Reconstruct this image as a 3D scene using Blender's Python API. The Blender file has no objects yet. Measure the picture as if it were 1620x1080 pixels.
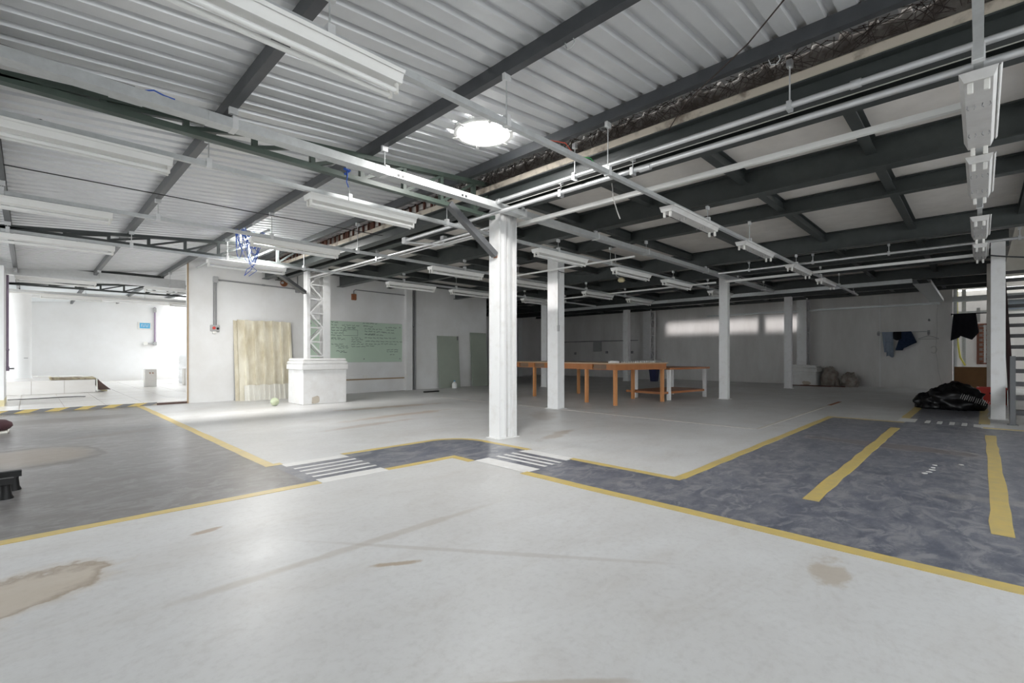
import bpy, math, random
from mathutils import Vector, Matrix, noise
random.seed(7)
PI = math.pi
scene = bpy.context.scene
C = scene.collection

# ------------------------------------------------------------------ camera
CX, HY, F, CAMH = 810.0, 562.0, 753.0, 1.05
YAW = math.radians(44.58)
cam = bpy.data.cameras.new('camera'); camo = bpy.data.objects.new('camera', cam); C.objects.link(camo)
cam.sensor_width = 36.0; cam.lens = 36.0 * F / 1620.0
cam.shift_y = (HY - 540.0) / 1620.0
cam.clip_start = 0.05; cam.clip_end = 300
camo.location = (0, 0, CAMH); camo.rotation_euler = (PI/2, 0, YAW - PI/2)
scene.camera = camo

# ------------------------------------------------------------------ sky and exposure
w = bpy.data.worlds.new('overcast_sky'); scene.world = w; w.use_nodes = True
bg = w.node_tree.nodes['Background']; bg.inputs[0].default_value = (0.93, 0.97, 1.0, 1); bg.inputs[1].default_value = 2.6
vs = scene.view_settings
vs.view_transform = 'Standard'; vs.look = 'None'; vs.gamma = 1.0; vs.use_curve_mapping = False
vs.exposure = 1.08

# added narrow-beam area light outside the left opening: throws a long soft band on the far wall
_L = bpy.data.lights.new('band_light', 'AREA'); _L.shape = 'RECTANGLE'; _L.size = 5.2; _L.size_y = 0.5; _L.spread = math.radians(1.0)
_L.energy = 3.0; _L.color = (1.0, 0.96, 0.95)
_lo = bpy.data.objects.new('band_light', _L); C.objects.link(_lo); _lo.location = (-6.0, 7.3, 2.22); _lo.rotation_euler = (PI/2, 0, -PI/2)

# ------------------------------------------------------------------ photo pixel -> place helpers
_fw = (math.cos(YAW), math.sin(YAW)); _rt = (math.sin(YAW), -math.cos(YAW))
def ray(u, v):
    r = (u - CX) / F
    return (_fw[0] + _rt[0]*r, _fw[1] + _rt[1]*r, (HY - v) / F)
def onz(u, v, z=0.0):
    d = ray(u, v); t = (z - CAMH) / d[2]; return Vector((d[0]*t, d[1]*t, z))
def ony(u, v, y):
    d = ray(u, v); t = y / d[1]; return Vector((d[0]*t, y, CAMH + d[2]*t))
def onx(u, v, x):
    d = ray(u, v); t = x / d[0]; return Vector((x, d[1]*t, CAMH + d[2]*t))

# ------------------------------------------------------------------ materials
MATS = {}
def mat(name, col, rough=0.6, metal=0.0, col2=None, scale=6.0, amt=0.5, bump=0.0, stretch=(1, 1, 1), spec=0.5,
        emit=None, estr=0.0, detail=6.0, lo=0.35, hi=0.7, coat=0.0):
    m = bpy.data.materials.new(name); m.use_nodes = True
    nt = m.node_tree; b = nt.nodes['Principled BSDF']
    b.inputs['Base Color'].default_value = (*col, 1); b.inputs['Roughness'].default_value = rough
    b.inputs['Metallic'].default_value = metal; b.inputs['Specular IOR Level'].default_value = spec
    if coat: b.inputs['Coat Weight'].default_value = coat
    tc = nt.nodes.new('ShaderNodeTexCoord'); mp = nt.nodes.new('ShaderNodeMapping'); mp.inputs['Scale'].default_value = stretch
    geo = nt.nodes.new('ShaderNodeNewGeometry')
    nt.links.new(geo.outputs['Position'], mp.inputs[0])
    nz = nt.nodes.new('ShaderNodeTexNoise'); nz.inputs['Scale'].default_value = scale; nz.inputs['Detail'].default_value = detail
    nz.inputs['Roughness'].default_value = 0.62
    nt.links.new(mp.outputs[0], nz.inputs[0])
    rp = nt.nodes.new('ShaderNodeValToRGB')
    rp.color_ramp.elements[0].position = lo; rp.color_ramp.elements[1].position = hi
    c2 = col2 if col2 else tuple(c*0.8 for c in col)
    rp.color_ramp.elements[0].color = (*[a*(1-amt)+b2*amt for a, b2 in zip(col, c2)], 1)
    rp.color_ramp.elements[1].color = (*col, 1)
    nt.links.new(nz.outputs['Fac'], rp.inputs[0]); nt.links.new(rp.outputs[0], b.inputs['Base Color'])
    if bump:
        bp = nt.nodes.new('ShaderNodeBump'); bp.inputs['Strength'].default_value = bump; bp.inputs['Distance'].default_value = 0.01
        nt.links.new(nz.outputs['Fac'], bp.inputs['Height']); nt.links.new(bp.outputs[0], b.inputs['Normal'])
    if emit:
        b.inputs['Emission Color'].default_value = (*emit, 1); b.inputs['Emission Strength'].default_value = estr
    MATS[name] = m
    return m

def blend(nt, fac, a, b):
    mx = nt.nodes.new('ShaderNodeMix'); mx.data_type = 'RGBA'
    for sock, val in ((mx.inputs['Factor'], fac), (mx.inputs['A'], a), (mx.inputs['B'], b)):
        if isinstance(val, tuple): sock.default_value = (*val, 1)
        elif isinstance(val, (int, float)): sock.default_value = val
        else: nt.links.new(val, sock)
    return mx.outputs['Result']
def noise_node(nt, vec, scale, detail=5, stretch=(1, 1, 1), rough=0.6, dist=0.0):
    mp = nt.nodes.new('ShaderNodeMapping'); mp.inputs['Scale'].default_value = stretch; nt.links.new(vec, mp.inputs[0])
    n = nt.nodes.new('ShaderNodeTexNoise'); n.inputs['Scale'].default_value = scale; n.inputs['Detail'].default_value = detail
    n.inputs['Roughness'].default_value = rough; n.inputs['Distortion'].default_value = dist
    nt.links.new(mp.outputs[0], n.inputs[0]); return n.outputs['Fac']
def ramp(nt, fac, stops):
    r = nt.nodes.new('ShaderNodeValToRGB'); e = r.color_ramp.elements
    while len(e) < len(stops): e.new(0.5)
    for i, (p, c) in enumerate(stops):
        e[i].position = p; e[i].color = (c, c, c, 1) if not isinstance(c, tuple) else (*c, 1)
    nt.links.new(fac, r.inputs[0]); return r.outputs[0]
def math_node(nt, op, a, b=None):
    n = nt.nodes.new('ShaderNodeMath'); n.operation = op
    for s, v in ((n.inputs[0], a), (n.inputs[1], b)):
        if v is None: continue
        if isinstance(v, (int, float)): s.default_value = v
        else: nt.links.new(v, s)
    return n.outputs[0]
def stain(nt, vec, cx, cy, rx, ry, ang=0.0, wob=0.5, sc=1.6, soft=0.25):
    """mask (0..1) of an irregular blotch lying on the floor round (cx, cy)"""
    mp = nt.nodes.new('ShaderNodeMapping'); mp.vector_type = 'TEXTURE'
    mp.inputs['Location'].default_value = (cx, cy, 0); mp.inputs['Rotation'].default_value = (0, 0, ang); mp.inputs['Scale'].default_value = (rx, ry, 1)
    nt.links.new(vec, mp.inputs[0])
    sx = nt.nodes.new('ShaderNodeSeparateXYZ'); nt.links.new(mp.outputs[0], sx.inputs[0])
    d = math_node(nt, 'SQRT', math_node(nt, 'ADD', math_node(nt, 'MULTIPLY', sx.outputs[0], sx.outputs[0]), math_node(nt, 'MULTIPLY', sx.outputs[1], sx.outputs[1])))
    n = noise_node(nt, vec, sc, 5)
    d2 = math_node(nt, 'ADD', d, math_node(nt, 'MULTIPLY', math_node(nt, 'SUBTRACT', n, 0.5), wob*2))
    return d2

def floor_material():
    m = bpy.data.materials.new('worn_painted_concrete'); m.use_nodes = True; nt = m.node_tree; b = nt.nodes['Principled BSDF']
    g = nt.nodes.new('ShaderNodeNewGeometry'); v = g.outputs['Position']
    big = noise_node(nt, v, 0.45, 4); mid = noise_node(nt, v, 1.8, 6, rough=0.55); fine = noise_node(nt, v, 26, 6, rough=0.7)
    streak = noise_node(nt, v, 2.0, 6, stretch=(0.35, 1.3, 1), rough=0.55)
    c = blend(nt, ramp(nt, big, [(0.3, 0.0), (0.7, 1.0)]), (0.60, 0.60, 0.59), (0.71, 0.72, 0.725))
    c = blend(nt, math_node(nt, 'MULTIPLY', ramp(nt, mid, [(0.35, 0.0), (0.9, 1.0)]), 0.5), c, (0.40, 0.375, 0.35))
    c = blend(nt, math_node(nt, 'MULTIPLY', ramp(nt, streak, [(0.52, 0.0), (0.85, 1.0)]), 0.35), c, (0.44, 0.39, 0.33))
    c = blend(nt, math_node(nt, 'MULTIPLY', ramp(nt, fine, [(0.48, 0.0), (0.78, 1.0)]), 0.34), c, (0.38, 0.365, 0.35))
    brush = noise_node(nt, v, 1.9, 11, stretch=(0.8, 1.5, 1), rough=0.75, dist=0.8)
    c = blend(nt, math_node(nt, 'MULTIPLY', ramp(nt, brush, [(0.52, 0.0), (0.68, 1.0)]), 0.3), c, (0.42, 0.39, 0.355))
    c = blend(nt, math_node(nt, 'MULTIPLY', ramp(nt, brush, [(0.30, 1.0), (0.42, 0.0)]), 0.35), c, (0.72, 0.73, 0.735))
    # brown water stain with a dark rim by the left, rusty smears near the pedestal and table
    for (cx, cy, rx, ry, a, wob, sc, k, col, rim) in (
            (-0.06, 3.0, 0.44, 0.30, 0.5, 0.7, 3.4, 0.95, (0.46, 0.36, 0.23), True),
            (4.6, 7.3, 1.3, 0.16, 0.1, 1.0, 2.4, 0.6, (0.45, 0.33, 0.24), False),
            (5.2, 8.6, 1.4, 0.2, -0.1, 1.0, 2.4, 0.65, (0.42, 0.32, 0.23), False),
            (4.9, 4.0, 0.55, 0.12, 0.3, 0.9, 3.5, 0.55, (0.36, 0.28, 0.21), False),
            (3.6, 6.6, 1.0, 0.12, 0.15, 1.1, 2.8, 0.45, (0.44, 0.34, 0.27), False),
            (1.35, 2.45, 1.1, 0.05, 0.02, 0.8, 2.5, 0.4, (0.40, 0.35, 0.29), False),
            (1.3, 2.1, 0.16, 0.03, 2.6, 0.9, 8.0, 0.7, (0.36, 0.26, 0.15), False),
            (0.75, 3.3, 0.12, 0.035, 0.2, 0.9, 9.0, 0.7, (0.34, 0.23, 0.13), False),
            (6.3, 5.4, 0.9, 0.25, 0.6, 1.0, 2.5, 0.4, (0.36, 0.30, 0.25), False),
            (3.45, 1.35, 0.20, 0.05, 0.5, 0.9, 9.0, 0.5, (0.36, 0.30, 0.20), False),
            (2.72, 0.52, 0.20, 0.10, 0.2, 1.1, 9.0, 0.55, (0.38, 0.30, 0.20), False),
            (1.7, 1.9, 1.2, 0.03, 2.2, 0.5, 3.5, 0.35, (0.40, 0.36, 0.32), False),
            (1.15, 1.0, 0.35, 0.025, 2.4, 0.5, 9.0, 0.5, (0.36, 0.29, 0.22), False)):
        d = stain(nt, v, cx, cy, rx, ry, a, wob, sc)
        f = ramp(nt, d, [(0.55, 1.0), (1.0, 0.0)])
        c = blend(nt, math_node(nt, 'MULTIPLY', f, k*(0.6 if rim else 1.0)), c, col)
        if rim:
            f2 = ramp(nt, d, [(0.55, 0.0), (0.72, 1.0), (0.8, 0.0)])
            c = blend(nt, math_node(nt, 'MULTIPLY', f2, 0.6), c, (0.25, 0.17, 0.09))
    nt.links.new(c, b.inputs['Base Color'])
    r = ramp(nt, mid, [(0.3, 0.36), (0.75, 0.46)]); nt.links.new(r, b.inputs['Roughness'])
    b.inputs['Specular IOR Level'].default_value = 0.35
    bp = nt.nodes.new('ShaderNodeBump'); bp.inputs['Strength'].default_value = 0.04; bp.inputs['Distance'].default_value = 0.01
    nt.links.new(mid, bp.inputs['Height']); nt.links.new(bp.outputs[0], b.inputs['Normal'])
    MATS['floor'] = m
def fiberglass_material():
    m = bpy.data.materials.new('fiberglass_sheet'); m.use_nodes = True; nt = m.node_tree
    out = nt.nodes['Material Output']; nt.nodes.remove(nt.nodes['Principled BSDF'])
    a = nt.nodes.new('ShaderNodeBsdfTranslucent'); a.inputs[0].default_value = (0.55, 0.56, 0.56, 1)
    b = nt.nodes.new('ShaderNodeBsdfDiffuse'); b.inputs[0].default_value = (0.75, 0.76, 0.76, 1)
    mx = nt.nodes.new('ShaderNodeMixShader'); mx.inputs[0].default_value = 0.45
    nt.links.new(a.outputs[0], mx.inputs[1]); nt.links.new(b.outputs[0], mx.inputs[2]); nt.links.new(mx.outputs[0], out.inputs[0]); MATS['fiberglass'] = m
fiberglass_material()
def dark_paint_material(name, ca, cb, scuff, stains):
    m = bpy.data.materials.new(name); m.use_nodes = True; nt = m.node_tree; b = nt.nodes['Principled BSDF']
    g = nt.nodes.new('ShaderNodeNewGeometry'); v = g.outputs['Position']
    big = noise_node(nt, v, 0.7, 5); scr = noise_node(nt, v, 4.2, 8, stretch=(0.8, 1.5, 1), rough=0.72); fine = noise_node(nt, v, 30, 5)
    c = blend(nt, ramp(nt, big, [(0.35, 0.0), (0.7, 1.0)]), ca, cb)
    brush = noise_node(nt, v, 4.5, 11, stretch=(0.9, 1.4, 1), rough=0.7, dist=1.4)
    c = blend(nt, math_node(nt, 'MULTIPLY', ramp(nt, brush, [(0.50, 0.0), (0.60, 1.0)]), scuff*0.8), c, (0.36, 0.355, 0.365))
    c = blend(nt, math_node(nt, 'MULTIPLY', ramp(nt, brush, [(0.36, 1.0), (0.44, 0.0)]), scuff*0.5), c, tuple(q*0.6 for q in ca))
    c = blend(nt, math_node(nt, 'MULTIPLY', ramp(nt, scr, [(0.44, 0.0), (0.70, 1.0)]), scuff), c, (0.30, 0.30, 0.315))
    c = blend(nt, math_node(nt, 'MULTIPLY', ramp(nt, fine, [(0.55, 0.0), (0.8, 1.0)]), 0.3), c, (0.34, 0.33, 0.32))
    for (cx, cy, rx, ry, a, wob, sc, k, col, rim) in stains:
        d = stain(nt, v, cx, cy, rx, ry, a, wob, sc)
        c = blend(nt, math_node(nt, 'MULTIPLY', ramp(nt, d, [(0.6, 1.0), (1.0, 0.0)]), k), c, col)
        if rim: c = blend(nt, math_node(nt, 'MULTIPLY', ramp(nt, d, [(0.75, 0.0), (0.88, 1.0), (0.95, 0.0)]), 0.7), c, rim)
    nt.links.new(c, b.inputs['Base Color'])
    nt.links.new(ramp(nt, big, [(0.3, 0.27), (0.75, 0.34)]), b.inputs['Roughness'])
    bp = nt.nodes.new('ShaderNodeBump'); bp.inputs['Strength'].default_value = 0.04; bp.inputs['Distance'].default_value = 0.01
    nt.links.new(scr, bp.inputs['Height']); nt.links.new(bp.outputs[0], b.inputs['Normal'])
    MATS[name] = m

floor_material()
dark_paint_material('blue_paint', (0.105, 0.115, 0.152), (0.165, 0.172, 0.205), 0.75,
    [(7.0, 0.75, 0.9, 0.22, 1.5, 0.8, 3.0, 0.55, (0.20, 0.15, 0.12), (0.42, 0.40, 0.38)),
     (4.9, -0.15, 0.10, 0.5, 0.2, 0.8, 3.0, 0.4, (0.36, 0.34, 0.32), None)])
dark_paint_material('grey_paint', (0.125, 0.118, 0.112), (0.185, 0.172, 0.16), 0.4,
    [(0.05, 7.0, 0.55, 0.75, 0.2, 0.45, 1.4, 0.5, (0.26, 0.20, 0.13), (0.05, 0.04, 0.03)),
     (0.2, 10.6, 1.5, 0.45, 0.1, 0.6, 1.2, 0.75, (0.09, 0.07, 0.055), None), (0.9, 8.3, 0.9, 0.15, 0.3, 0.7, 1.6, 0.5, (0.15, 0.11, 0.085), None),
     (0.7, 5.3, 0.6, 0.10, 0.5, 0.6, 2.5, 0.35, (0.12, 0.10, 0.09), None)])
mat('yellow_paint', (0.63, 0.48, 0.16), 0.42, col2=(0.52, 0.42, 0.2), scale=9, amt=0.8, lo=0.3, hi=0.6)
mat('white_paint', (0.80, 0.80, 0.79), 0.45, col2=(0.6, 0.58, 0.55), scale=8, amt=0.5)
mat('faded_line', (0.60, 0.57, 0.52), 0.5)
mat('tile', (0.80, 0.79, 0.77), 0.25, col2=(0.66, 0.62, 0.57), scale=1.6, amt=0.7, stretch=(0.4, 1.5, 1))
mat('hazard_grey', (0.20, 0.20, 0.20), 0.5)
mat('grout', (0.45, 0.38, 0.31), 0.8)
mat('white_wall', (0.78, 0.78, 0.775), 0.75, col2=(0.62, 0.60, 0.57), scale=1.3, amt=0.55, bump=0.05, lo=0.3, hi=0.65)
mat('bright_wall', (0.83, 0.835, 0.84), 0.75, col2=(0.70, 0.69, 0.67), scale=1.2, amt=0.4, bump=0.05)
mat('stained_wall', (0.74, 0.725, 0.71), 0.78, col2=(0.54, 0.515, 0.49), scale=1.1, amt=0.6, bump=0.06, stretch=(1, 1.6, 0.5), lo=0.3, hi=0.65)
mat('plaster', (0.82, 0.82, 0.81), 0.75, col2=(0.66, 0.63, 0.60), scale=5, amt=0.5, bump=0.2)
mat('white_steel', (0.75, 0.75, 0.745), 0.5, col2=(0.62, 0.60, 0.57), scale=7, amt=0.5, lo=0.3, hi=0.5)
mat('cream_steel', (0.62, 0.60, 0.55), 0.5, col2=(0.5, 0.47, 0.42), scale=5, amt=0.5)
mat('dark_steel', (0.058, 0.066, 0.064), 0.42, col2=(0.036, 0.042, 0.042), scale=6, amt=0.7, bump=0.03)
mat('purlin_steel', (0.062, 0.066, 0.072), 0.38, col2=(0.04, 0.043, 0.048), scale=8, amt=0.6)
mat('brace_steel', (0.12, 0.125, 0.13), 0.42, col2=(0.09, 0.09, 0.095), scale=8, amt=0.6)
mat('green_steel', (0.07, 0.098, 0.08), 0.42, col2=(0.045, 0.06, 0.05), scale=6, amt=0.7)
mat('galvanized', (0.58, 0.60, 0.60), 0.42, 0.35, col2=(0.46, 0.47, 0.47), scale=18, amt=0.6)
mat('pale_galvanized', (0.72, 0.73, 0.73), 0.42, 0.25, col2=(0.6, 0.6, 0.6), scale=14, amt=0.5)
mat('bright_pipe', (0.74, 0.75, 0.76), 0.28, 0.7, col2=(0.6, 0.6, 0.6), scale=12, amt=0.5)
mat('roof_sheet', (0.70, 0.71, 0.72), 0.32, 0.3, col2=(0.60, 0.61, 0.62), scale=3, amt=0.5)
mat('slab', (0.78, 0.745, 0.70), 0.85, col2=(0.62, 0.585, 0.545), scale=3.5, amt=0.6, bump=0.15, detail=9)
mat('ledge', (0.55, 0.49, 0.41), 0.85, col2=(0.10, 0.07, 0.05), scale=5, amt=0.9, bump=0.2, lo=0.3, hi=0.5)
mat('flashing', (0.22, 0.20, 0.18), 0.9, col2=(0.07, 0.055, 0.045), scale=6, amt=0.9, lo=0.4, hi=0.6)
mat('rust_wire', (0.05, 0.035, 0.03), 0.8)
mat('lamp_white', (0.80, 0.80, 0.78), 0.4, col2=(0.7, 0.69, 0.66), scale=5, amt=0.4)
mat('lamp_aged', (0.66, 0.655, 0.64), 0.45, col2=(0.50, 0.48, 0.46), scale=9, amt=0.5)
mat('tube_white', (0.86, 0.86, 0.84), 0.25)
mat('plastic_white', (0.78, 0.77, 0.73), 0.4)
mat('glow', (1, 1, 1), 0.5, emit=(1.0, 0.99, 0.97), estr=26.0)
mat('wood', (0.42, 0.165, 0.055), 0.45, col2=(0.30, 0.105, 0.03), scale=5, amt=0.6, stretch=(1, 1, 0.2))
mat('wood_leg', (0.55, 0.26, 0.10), 0.45, col2=(0.46, 0.17, 0.05), scale=8, amt=0.6, stretch=(2, 2, 0.3))
mat('wood_board', (0.20, 0.095, 0.028), 0.6, col2=(0.14, 0.065, 0.02), scale=4, amt=0.5)
mat('table_laminate', (0.50, 0.36, 0.24), 0.4, col2=(0.4, 0.28, 0.18), scale=4, amt=0.5)
mat('green_board', (0.50, 0.62, 0.50), 0.3, col2=(0.44, 0.55, 0.45), scale=2, amt=0.5)
mat('green_panel', (0.37, 0.41, 0.345), 0.55, col2=(0.30, 0.33, 0.28), scale=2, amt=0.5)
mat('ink', (0.06, 0.08, 0.08), 0.6)
mat('cream_sheet', (0.72, 0.68, 0.56), 0.5, col2=(0.45, 0.38, 0.24), scale=1.6, amt=0.8, stretch=(3, 3, 1), lo=0.32, hi=0.62)
mat('white_sheet', (0.77, 0.76, 0.70), 0.5, col2=(0.6, 0.56, 0.48), scale=3, amt=0.5)
mat('ball_green', (0.55, 0.60, 0.42), 0.5, col2=(0.42, 0.48, 0.32), scale=14, amt=0.6)
mat('grey_pipe', (0.28, 0.28, 0.285), 0.5)
mat('purple_pipe', (0.30, 0.23, 0.32), 0.5)
mat('grey_box', (0.42, 0.42, 0.42), 0.5)
mat('red_plastic', (0.58, 0.035, 0.02), 0.4)
mat('rust', (0.30, 0.11, 0.045), 0.7)
mat('blue_wire', (0.03, 0.12, 0.55), 0.5)
mat('red_wire', (0.6, 0.08, 0.04), 0.5)
mat('green_wire', (0.05, 0.4, 0.1), 0.5)
mat('black_wire', (0.02, 0.02, 0.022), 0.5)
mat('white_wire', (0.6, 0.58, 0.55), 0.5)
mat('yellow_conduit', (0.55, 0.5, 0.08), 0.5)
mat('black_plastic', (0.006, 0.006, 0.007), 0.36, spec=0.35)
mat('black_rubber', (0.010, 0.010, 0.010), 0.5, spec=0.3)
mat('grimy_plastic', (0.42, 0.39, 0.36), 0.4, col2=(0.22, 0.17, 0.13), scale=7, amt=0.8)
mat('black_cloth', (0.012, 0.012, 0.015), 0.9, spec=0.2)
mat('denim', (0.025, 0.04, 0.08), 0.9, col2=(0.012, 0.02, 0.045), scale=18, amt=0.7, spec=0.2)
mat('grey_cloth', (0.30, 0.35, 0.43), 0.9, col2=(0.2, 0.24, 0.30), scale=10, amt=0.6, spec=0.2)
mat('burgundy', (0.075, 0.028, 0.035), 0.85, col2=(0.05, 0.02, 0.025), scale=30, amt=0.5)
mat('pale_yellow', (0.70, 0.62, 0.38), 0.6)
mat('rug_top', (0.42, 0.37, 0.24), 0.9, col2=(0.22, 0.17, 0.12), scale=3.2, amt=0.9, stretch=(2.5, 0.3, 1), lo=0.42, hi=0.55)
mat('rug_back', (0.10, 0.065, 0.055), 0.95)
mat('sign_blue', (0.10, 0.42, 0.68), 0.5)
mat('brick', (0.42, 0.19, 0.12), 0.85, col2=(0.28, 0.12, 0.08), scale=9, amt=0.7)
mat('mortar', (0.5, 0.46, 0.42), 0.9)
mat('rusty_frame', (0.14, 0.05, 0.03), 0.7)
mat('stair_steel', (0.085, 0.085, 0.09), 0.45, col2=(0.05, 0.05, 0.05), scale=8, amt=0.6)
mat('stringer_brown', (0.045, 0.022, 0.024), 0.5)
mat('newel_grey', (0.13, 0.135, 0.14), 0.45, 0.3)
mat('bounce_ground', (0.68, 0.67, 0.65), 0.9, scale=2)  # unseen yard, kept pale to bounce daylight up under the ceilings
mat('duct_blue', (0.50, 0.58, 0.66), 0.35, 0.4)
mat('cardboard', (0.40, 0.29, 0.18), 0.8)
mat('dark_blue_bin', (0.02, 0.025, 0.09), 0.5)
mat('recess_wood', (0.20, 0.13, 0.085), 0.6)  # darker wood tone paints the shade inside the drawer recesses

# ------------------------------------------------------------------ mesh helpers
class MB:
    def __init__(s): s.v = []; s.f = []; s.sm = []
    def add(s, verts, faces, smooth=False):
        n = len(s.v); s.v += [tuple(p) for p in verts]
        for f in faces: s.f.append(tuple(i + n for i in f)); s.sm.append(smooth)
        return s
    def box(s, x0, x1, y0, y1, z0, z1):
        v = [(x, y, z) for z in (z0, z1) for y in (y0, y1) for x in (x0, x1)]
        return s.add(v, [(0, 2, 3, 1), (4, 5, 7, 6), (0, 1, 5, 4), (1, 3, 7, 5), (3, 2, 6, 7), (2, 0, 4, 6)])
    def cbox(s, x0, x1, y0, y1, z0, z1, b=0.005):
        """box whose vertical edges and rim are chamfered"""
        pts = [(x0+b, y0), (x1-b, y0), (x1, y0+b), (x1, y1-b), (x1-b, y1), (x0+b, y1), (x0, y1-b), (x0, y0+b)]
        pin = [(x0+2*b, y0+b), (x1-2*b, y0+b), (x1-b, y0+2*b), (x1-b, y1-2*b), (x1-2*b, y1-b), (x0+2*b, y1-b), (x0+b, y1-2*b), (x0+b, y0+2*b)]
        rings = [[(*p, z0) for p in pin], [(*p, z0+b) for p in pts], [(*p, z1-b) for p in pts], [(*p, z1) for p in pin]]
        return s.loft(rings)
    def loft(s, rings, cap=True, smooth=False, closed=True):
        n = len(rings[0]); v = [p for r in rings for p in r]; f = []
        for i in range(len(rings)-1):
            for j in range(n if closed else n-1):
                k = (j+1) % n
                f.append((i*n+j, i*n+k, (i+1)*n+k, (i+1)*n+j))
        s.add(v, f, smooth)
        if cap and closed:
            s.add(rings[0], [tuple(range(n-1, -1, -1))]); s.add(rings[-1], [tuple(range(n))])
        return s
    def prism(s, prof, a, b, up=(0, 0, 1), cap=True, smooth=False, closed=True):
        """extrude a 2-D profile (side, up) from point a to b"""
        a = Vector(a); b = Vector(b); d = (b-a).normalized(); u = Vector(up)
        sd = d.cross(u).normalized(); u = sd.cross(d).normalized()
        rings = [[p0 + sd*px + u*py for px, py in prof] for p0 in (a, b)]
        return s.loft(rings, cap, smooth, closed)
    def bar(s, a, b, w, h, up=(0, 0, 1)):
        return s.prism([(-w/2, -h/2), (w/2, -h/2), (w/2, h/2), (-w/2, h/2)], a, b, up)
    def tube(s, pts, r, n=8, cap=True):
        pts = [Vector(p) for p in pts]; rings = []; up = Vector((0, 0, 1)); prev = None
        for i, p in enumerate(pts):
            d = (pts[min(i+1, len(pts)-1)] - pts[max(i-1, 0)]).normalized()
            if prev is None:
                ref = up if abs(d.z) < 0.95 else Vector((1, 0, 0)); sd = d.cross(ref).normalized()
            else:
                sd = (prev - d*prev.dot(d)).normalized()
            prev = sd; u = sd.cross(d)
            rr = r[i] if isinstance(r, (list, tuple)) else r
            rings.append([p + sd*math.cos(2*PI*k/n)*rr + u*math.sin(2*PI*k/n)*rr for k in range(n)])
        return s.loft(rings, cap, True)
    def lathe(s, prof, c=(0, 0, 0), n=20):
        rings = [[(c[0]+r*math.cos(2*PI*k/n), c[1]+r*math.sin(2*PI*k/n), c[2]+z) for k in range(n)] for r, z in prof]
        return s.loft(rings, True, True)
    def ibeam(s, a, b, h, w, tf=0.012, tw=0.01):
        p = [(-w/2, 0), (w/2, 0), (w/2, tf), (tw/2, tf), (tw/2, h-tf), (w/2, h-tf), (w/2, h), (-w/2, h), (-w/2, h-tf), (-tw/2, h-tf), (-tw/2, tf), (-w/2, tf)]
        return s.prism(p, a, b)
    def channel(s, a, b, w, h, t=0.004, up=(0, 0, 1)):
        """U channel open at the top with turned-in lips"""
        p = [(-w/2, 0), (w/2, 0), (w/2, h), (w/2-w*0.22, h), (w/2-w*0.22, h-t), (w/2-t, h-t), (w/2-t, t), (-w/2+t, t), (-w/2+t, h-t), (-w/2+w*0.22, h-t), (-w/2+w*0.22, h), (-w/2, h)]
        return s.prism(p, a, b, up)
    def build(s, name, m, parent=None, org=None):
        return make(name, s, m, parent)

ORG = {}
def make(name, mb, m, parent=None):
    me = bpy.data.meshes.new(name)
    if parent is not None: o = ORG[parent]
    else:
        xs = [p[0] for p in mb.v]; ys = [p[1] for p in mb.v]; zs = [p[2] for p in mb.v]
        o = Vector(((min(xs)+max(xs))/2, (min(ys)+max(ys))/2, min(zs)))
    me.from_pydata([(p[0]-o[0], p[1]-o[1], p[2]-o[2]) for p in mb.v], [], mb.f)
    me.polygons.foreach_set('use_smooth', mb.sm); me.update()
    ob = bpy.data.objects.new(name, me); C.objects.link(ob)
    if parent is not None: ob.parent = parent
    else: ob.location = o
    ORG[ob] = Vector(o)
    if m is not None: me.materials.append(MATS[m])
    return ob
def thing(name, loc, label, cat, group=None):
    o = bpy.data.objects.new(name, None); C.objects.link(o); o.location = loc; o.empty_display_size = 0.1
    ORG[o] = Vector(loc); tag(o, label, cat, group); return o
def tag(o, label, cat, group=None, kind=None):
    o['label'] = label; o['category'] = cat
    if group: o['group'] = group
    if kind: o['kind'] = kind
    return o
def struct(o, label, cat):
    o['kind'] = 'structure'; o['label'] = label; o['category'] = cat; return o
def clone(o, loc, parent=None):
    c = o.copy(); C.objects.link(c)
    if parent is None: c.location = loc; ORG[c] = Vector(loc)
    else: c.parent = parent; ORG[c] = ORG.get(parent)
    for ch in [x for x in CH(o)]: clone(ch, None, c)
    return c
def CH(o): return [x for x in bpy.data.objects if x.parent is o]
def catenary(a, b, sag, n=10, side=0.0):
    a = Vector(a); b = Vector(b); out = []
    for i in range(n+1):
        t = i/n; p = a.lerp(b, t); p.z -= sag*4*t*(1-t); p += Vector((math.sin(t*7)*side, math.cos(t*5)*side, 0)); out.append(p)
    return out
def wire(name, pts, m, label, cat='cable', r=0.004, group=None):
    return tag(make(name, MB().tube(pts, r, 6), m), label, cat, group)

# ================================================================== STRUCTURE
def zc(x): return 2.84 + 0.086*(x + 0.13)          # top of the roof trusses
SHEET = 0.10                                        # purlin depth

ground = struct(make('floor', MB().box(-40, 45, -40, 45, -0.25, -0.12), 'bounce_ground'), 'unseen pale yard ground that bounces daylight into the hall', 'ground')
floor = struct(make('floor', MB().box(-6, 22.5, -6, 17.4, -0.12, 0.0), 'floor'), 'worn light grey painted concrete floor of the hall', 'floor')

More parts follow.
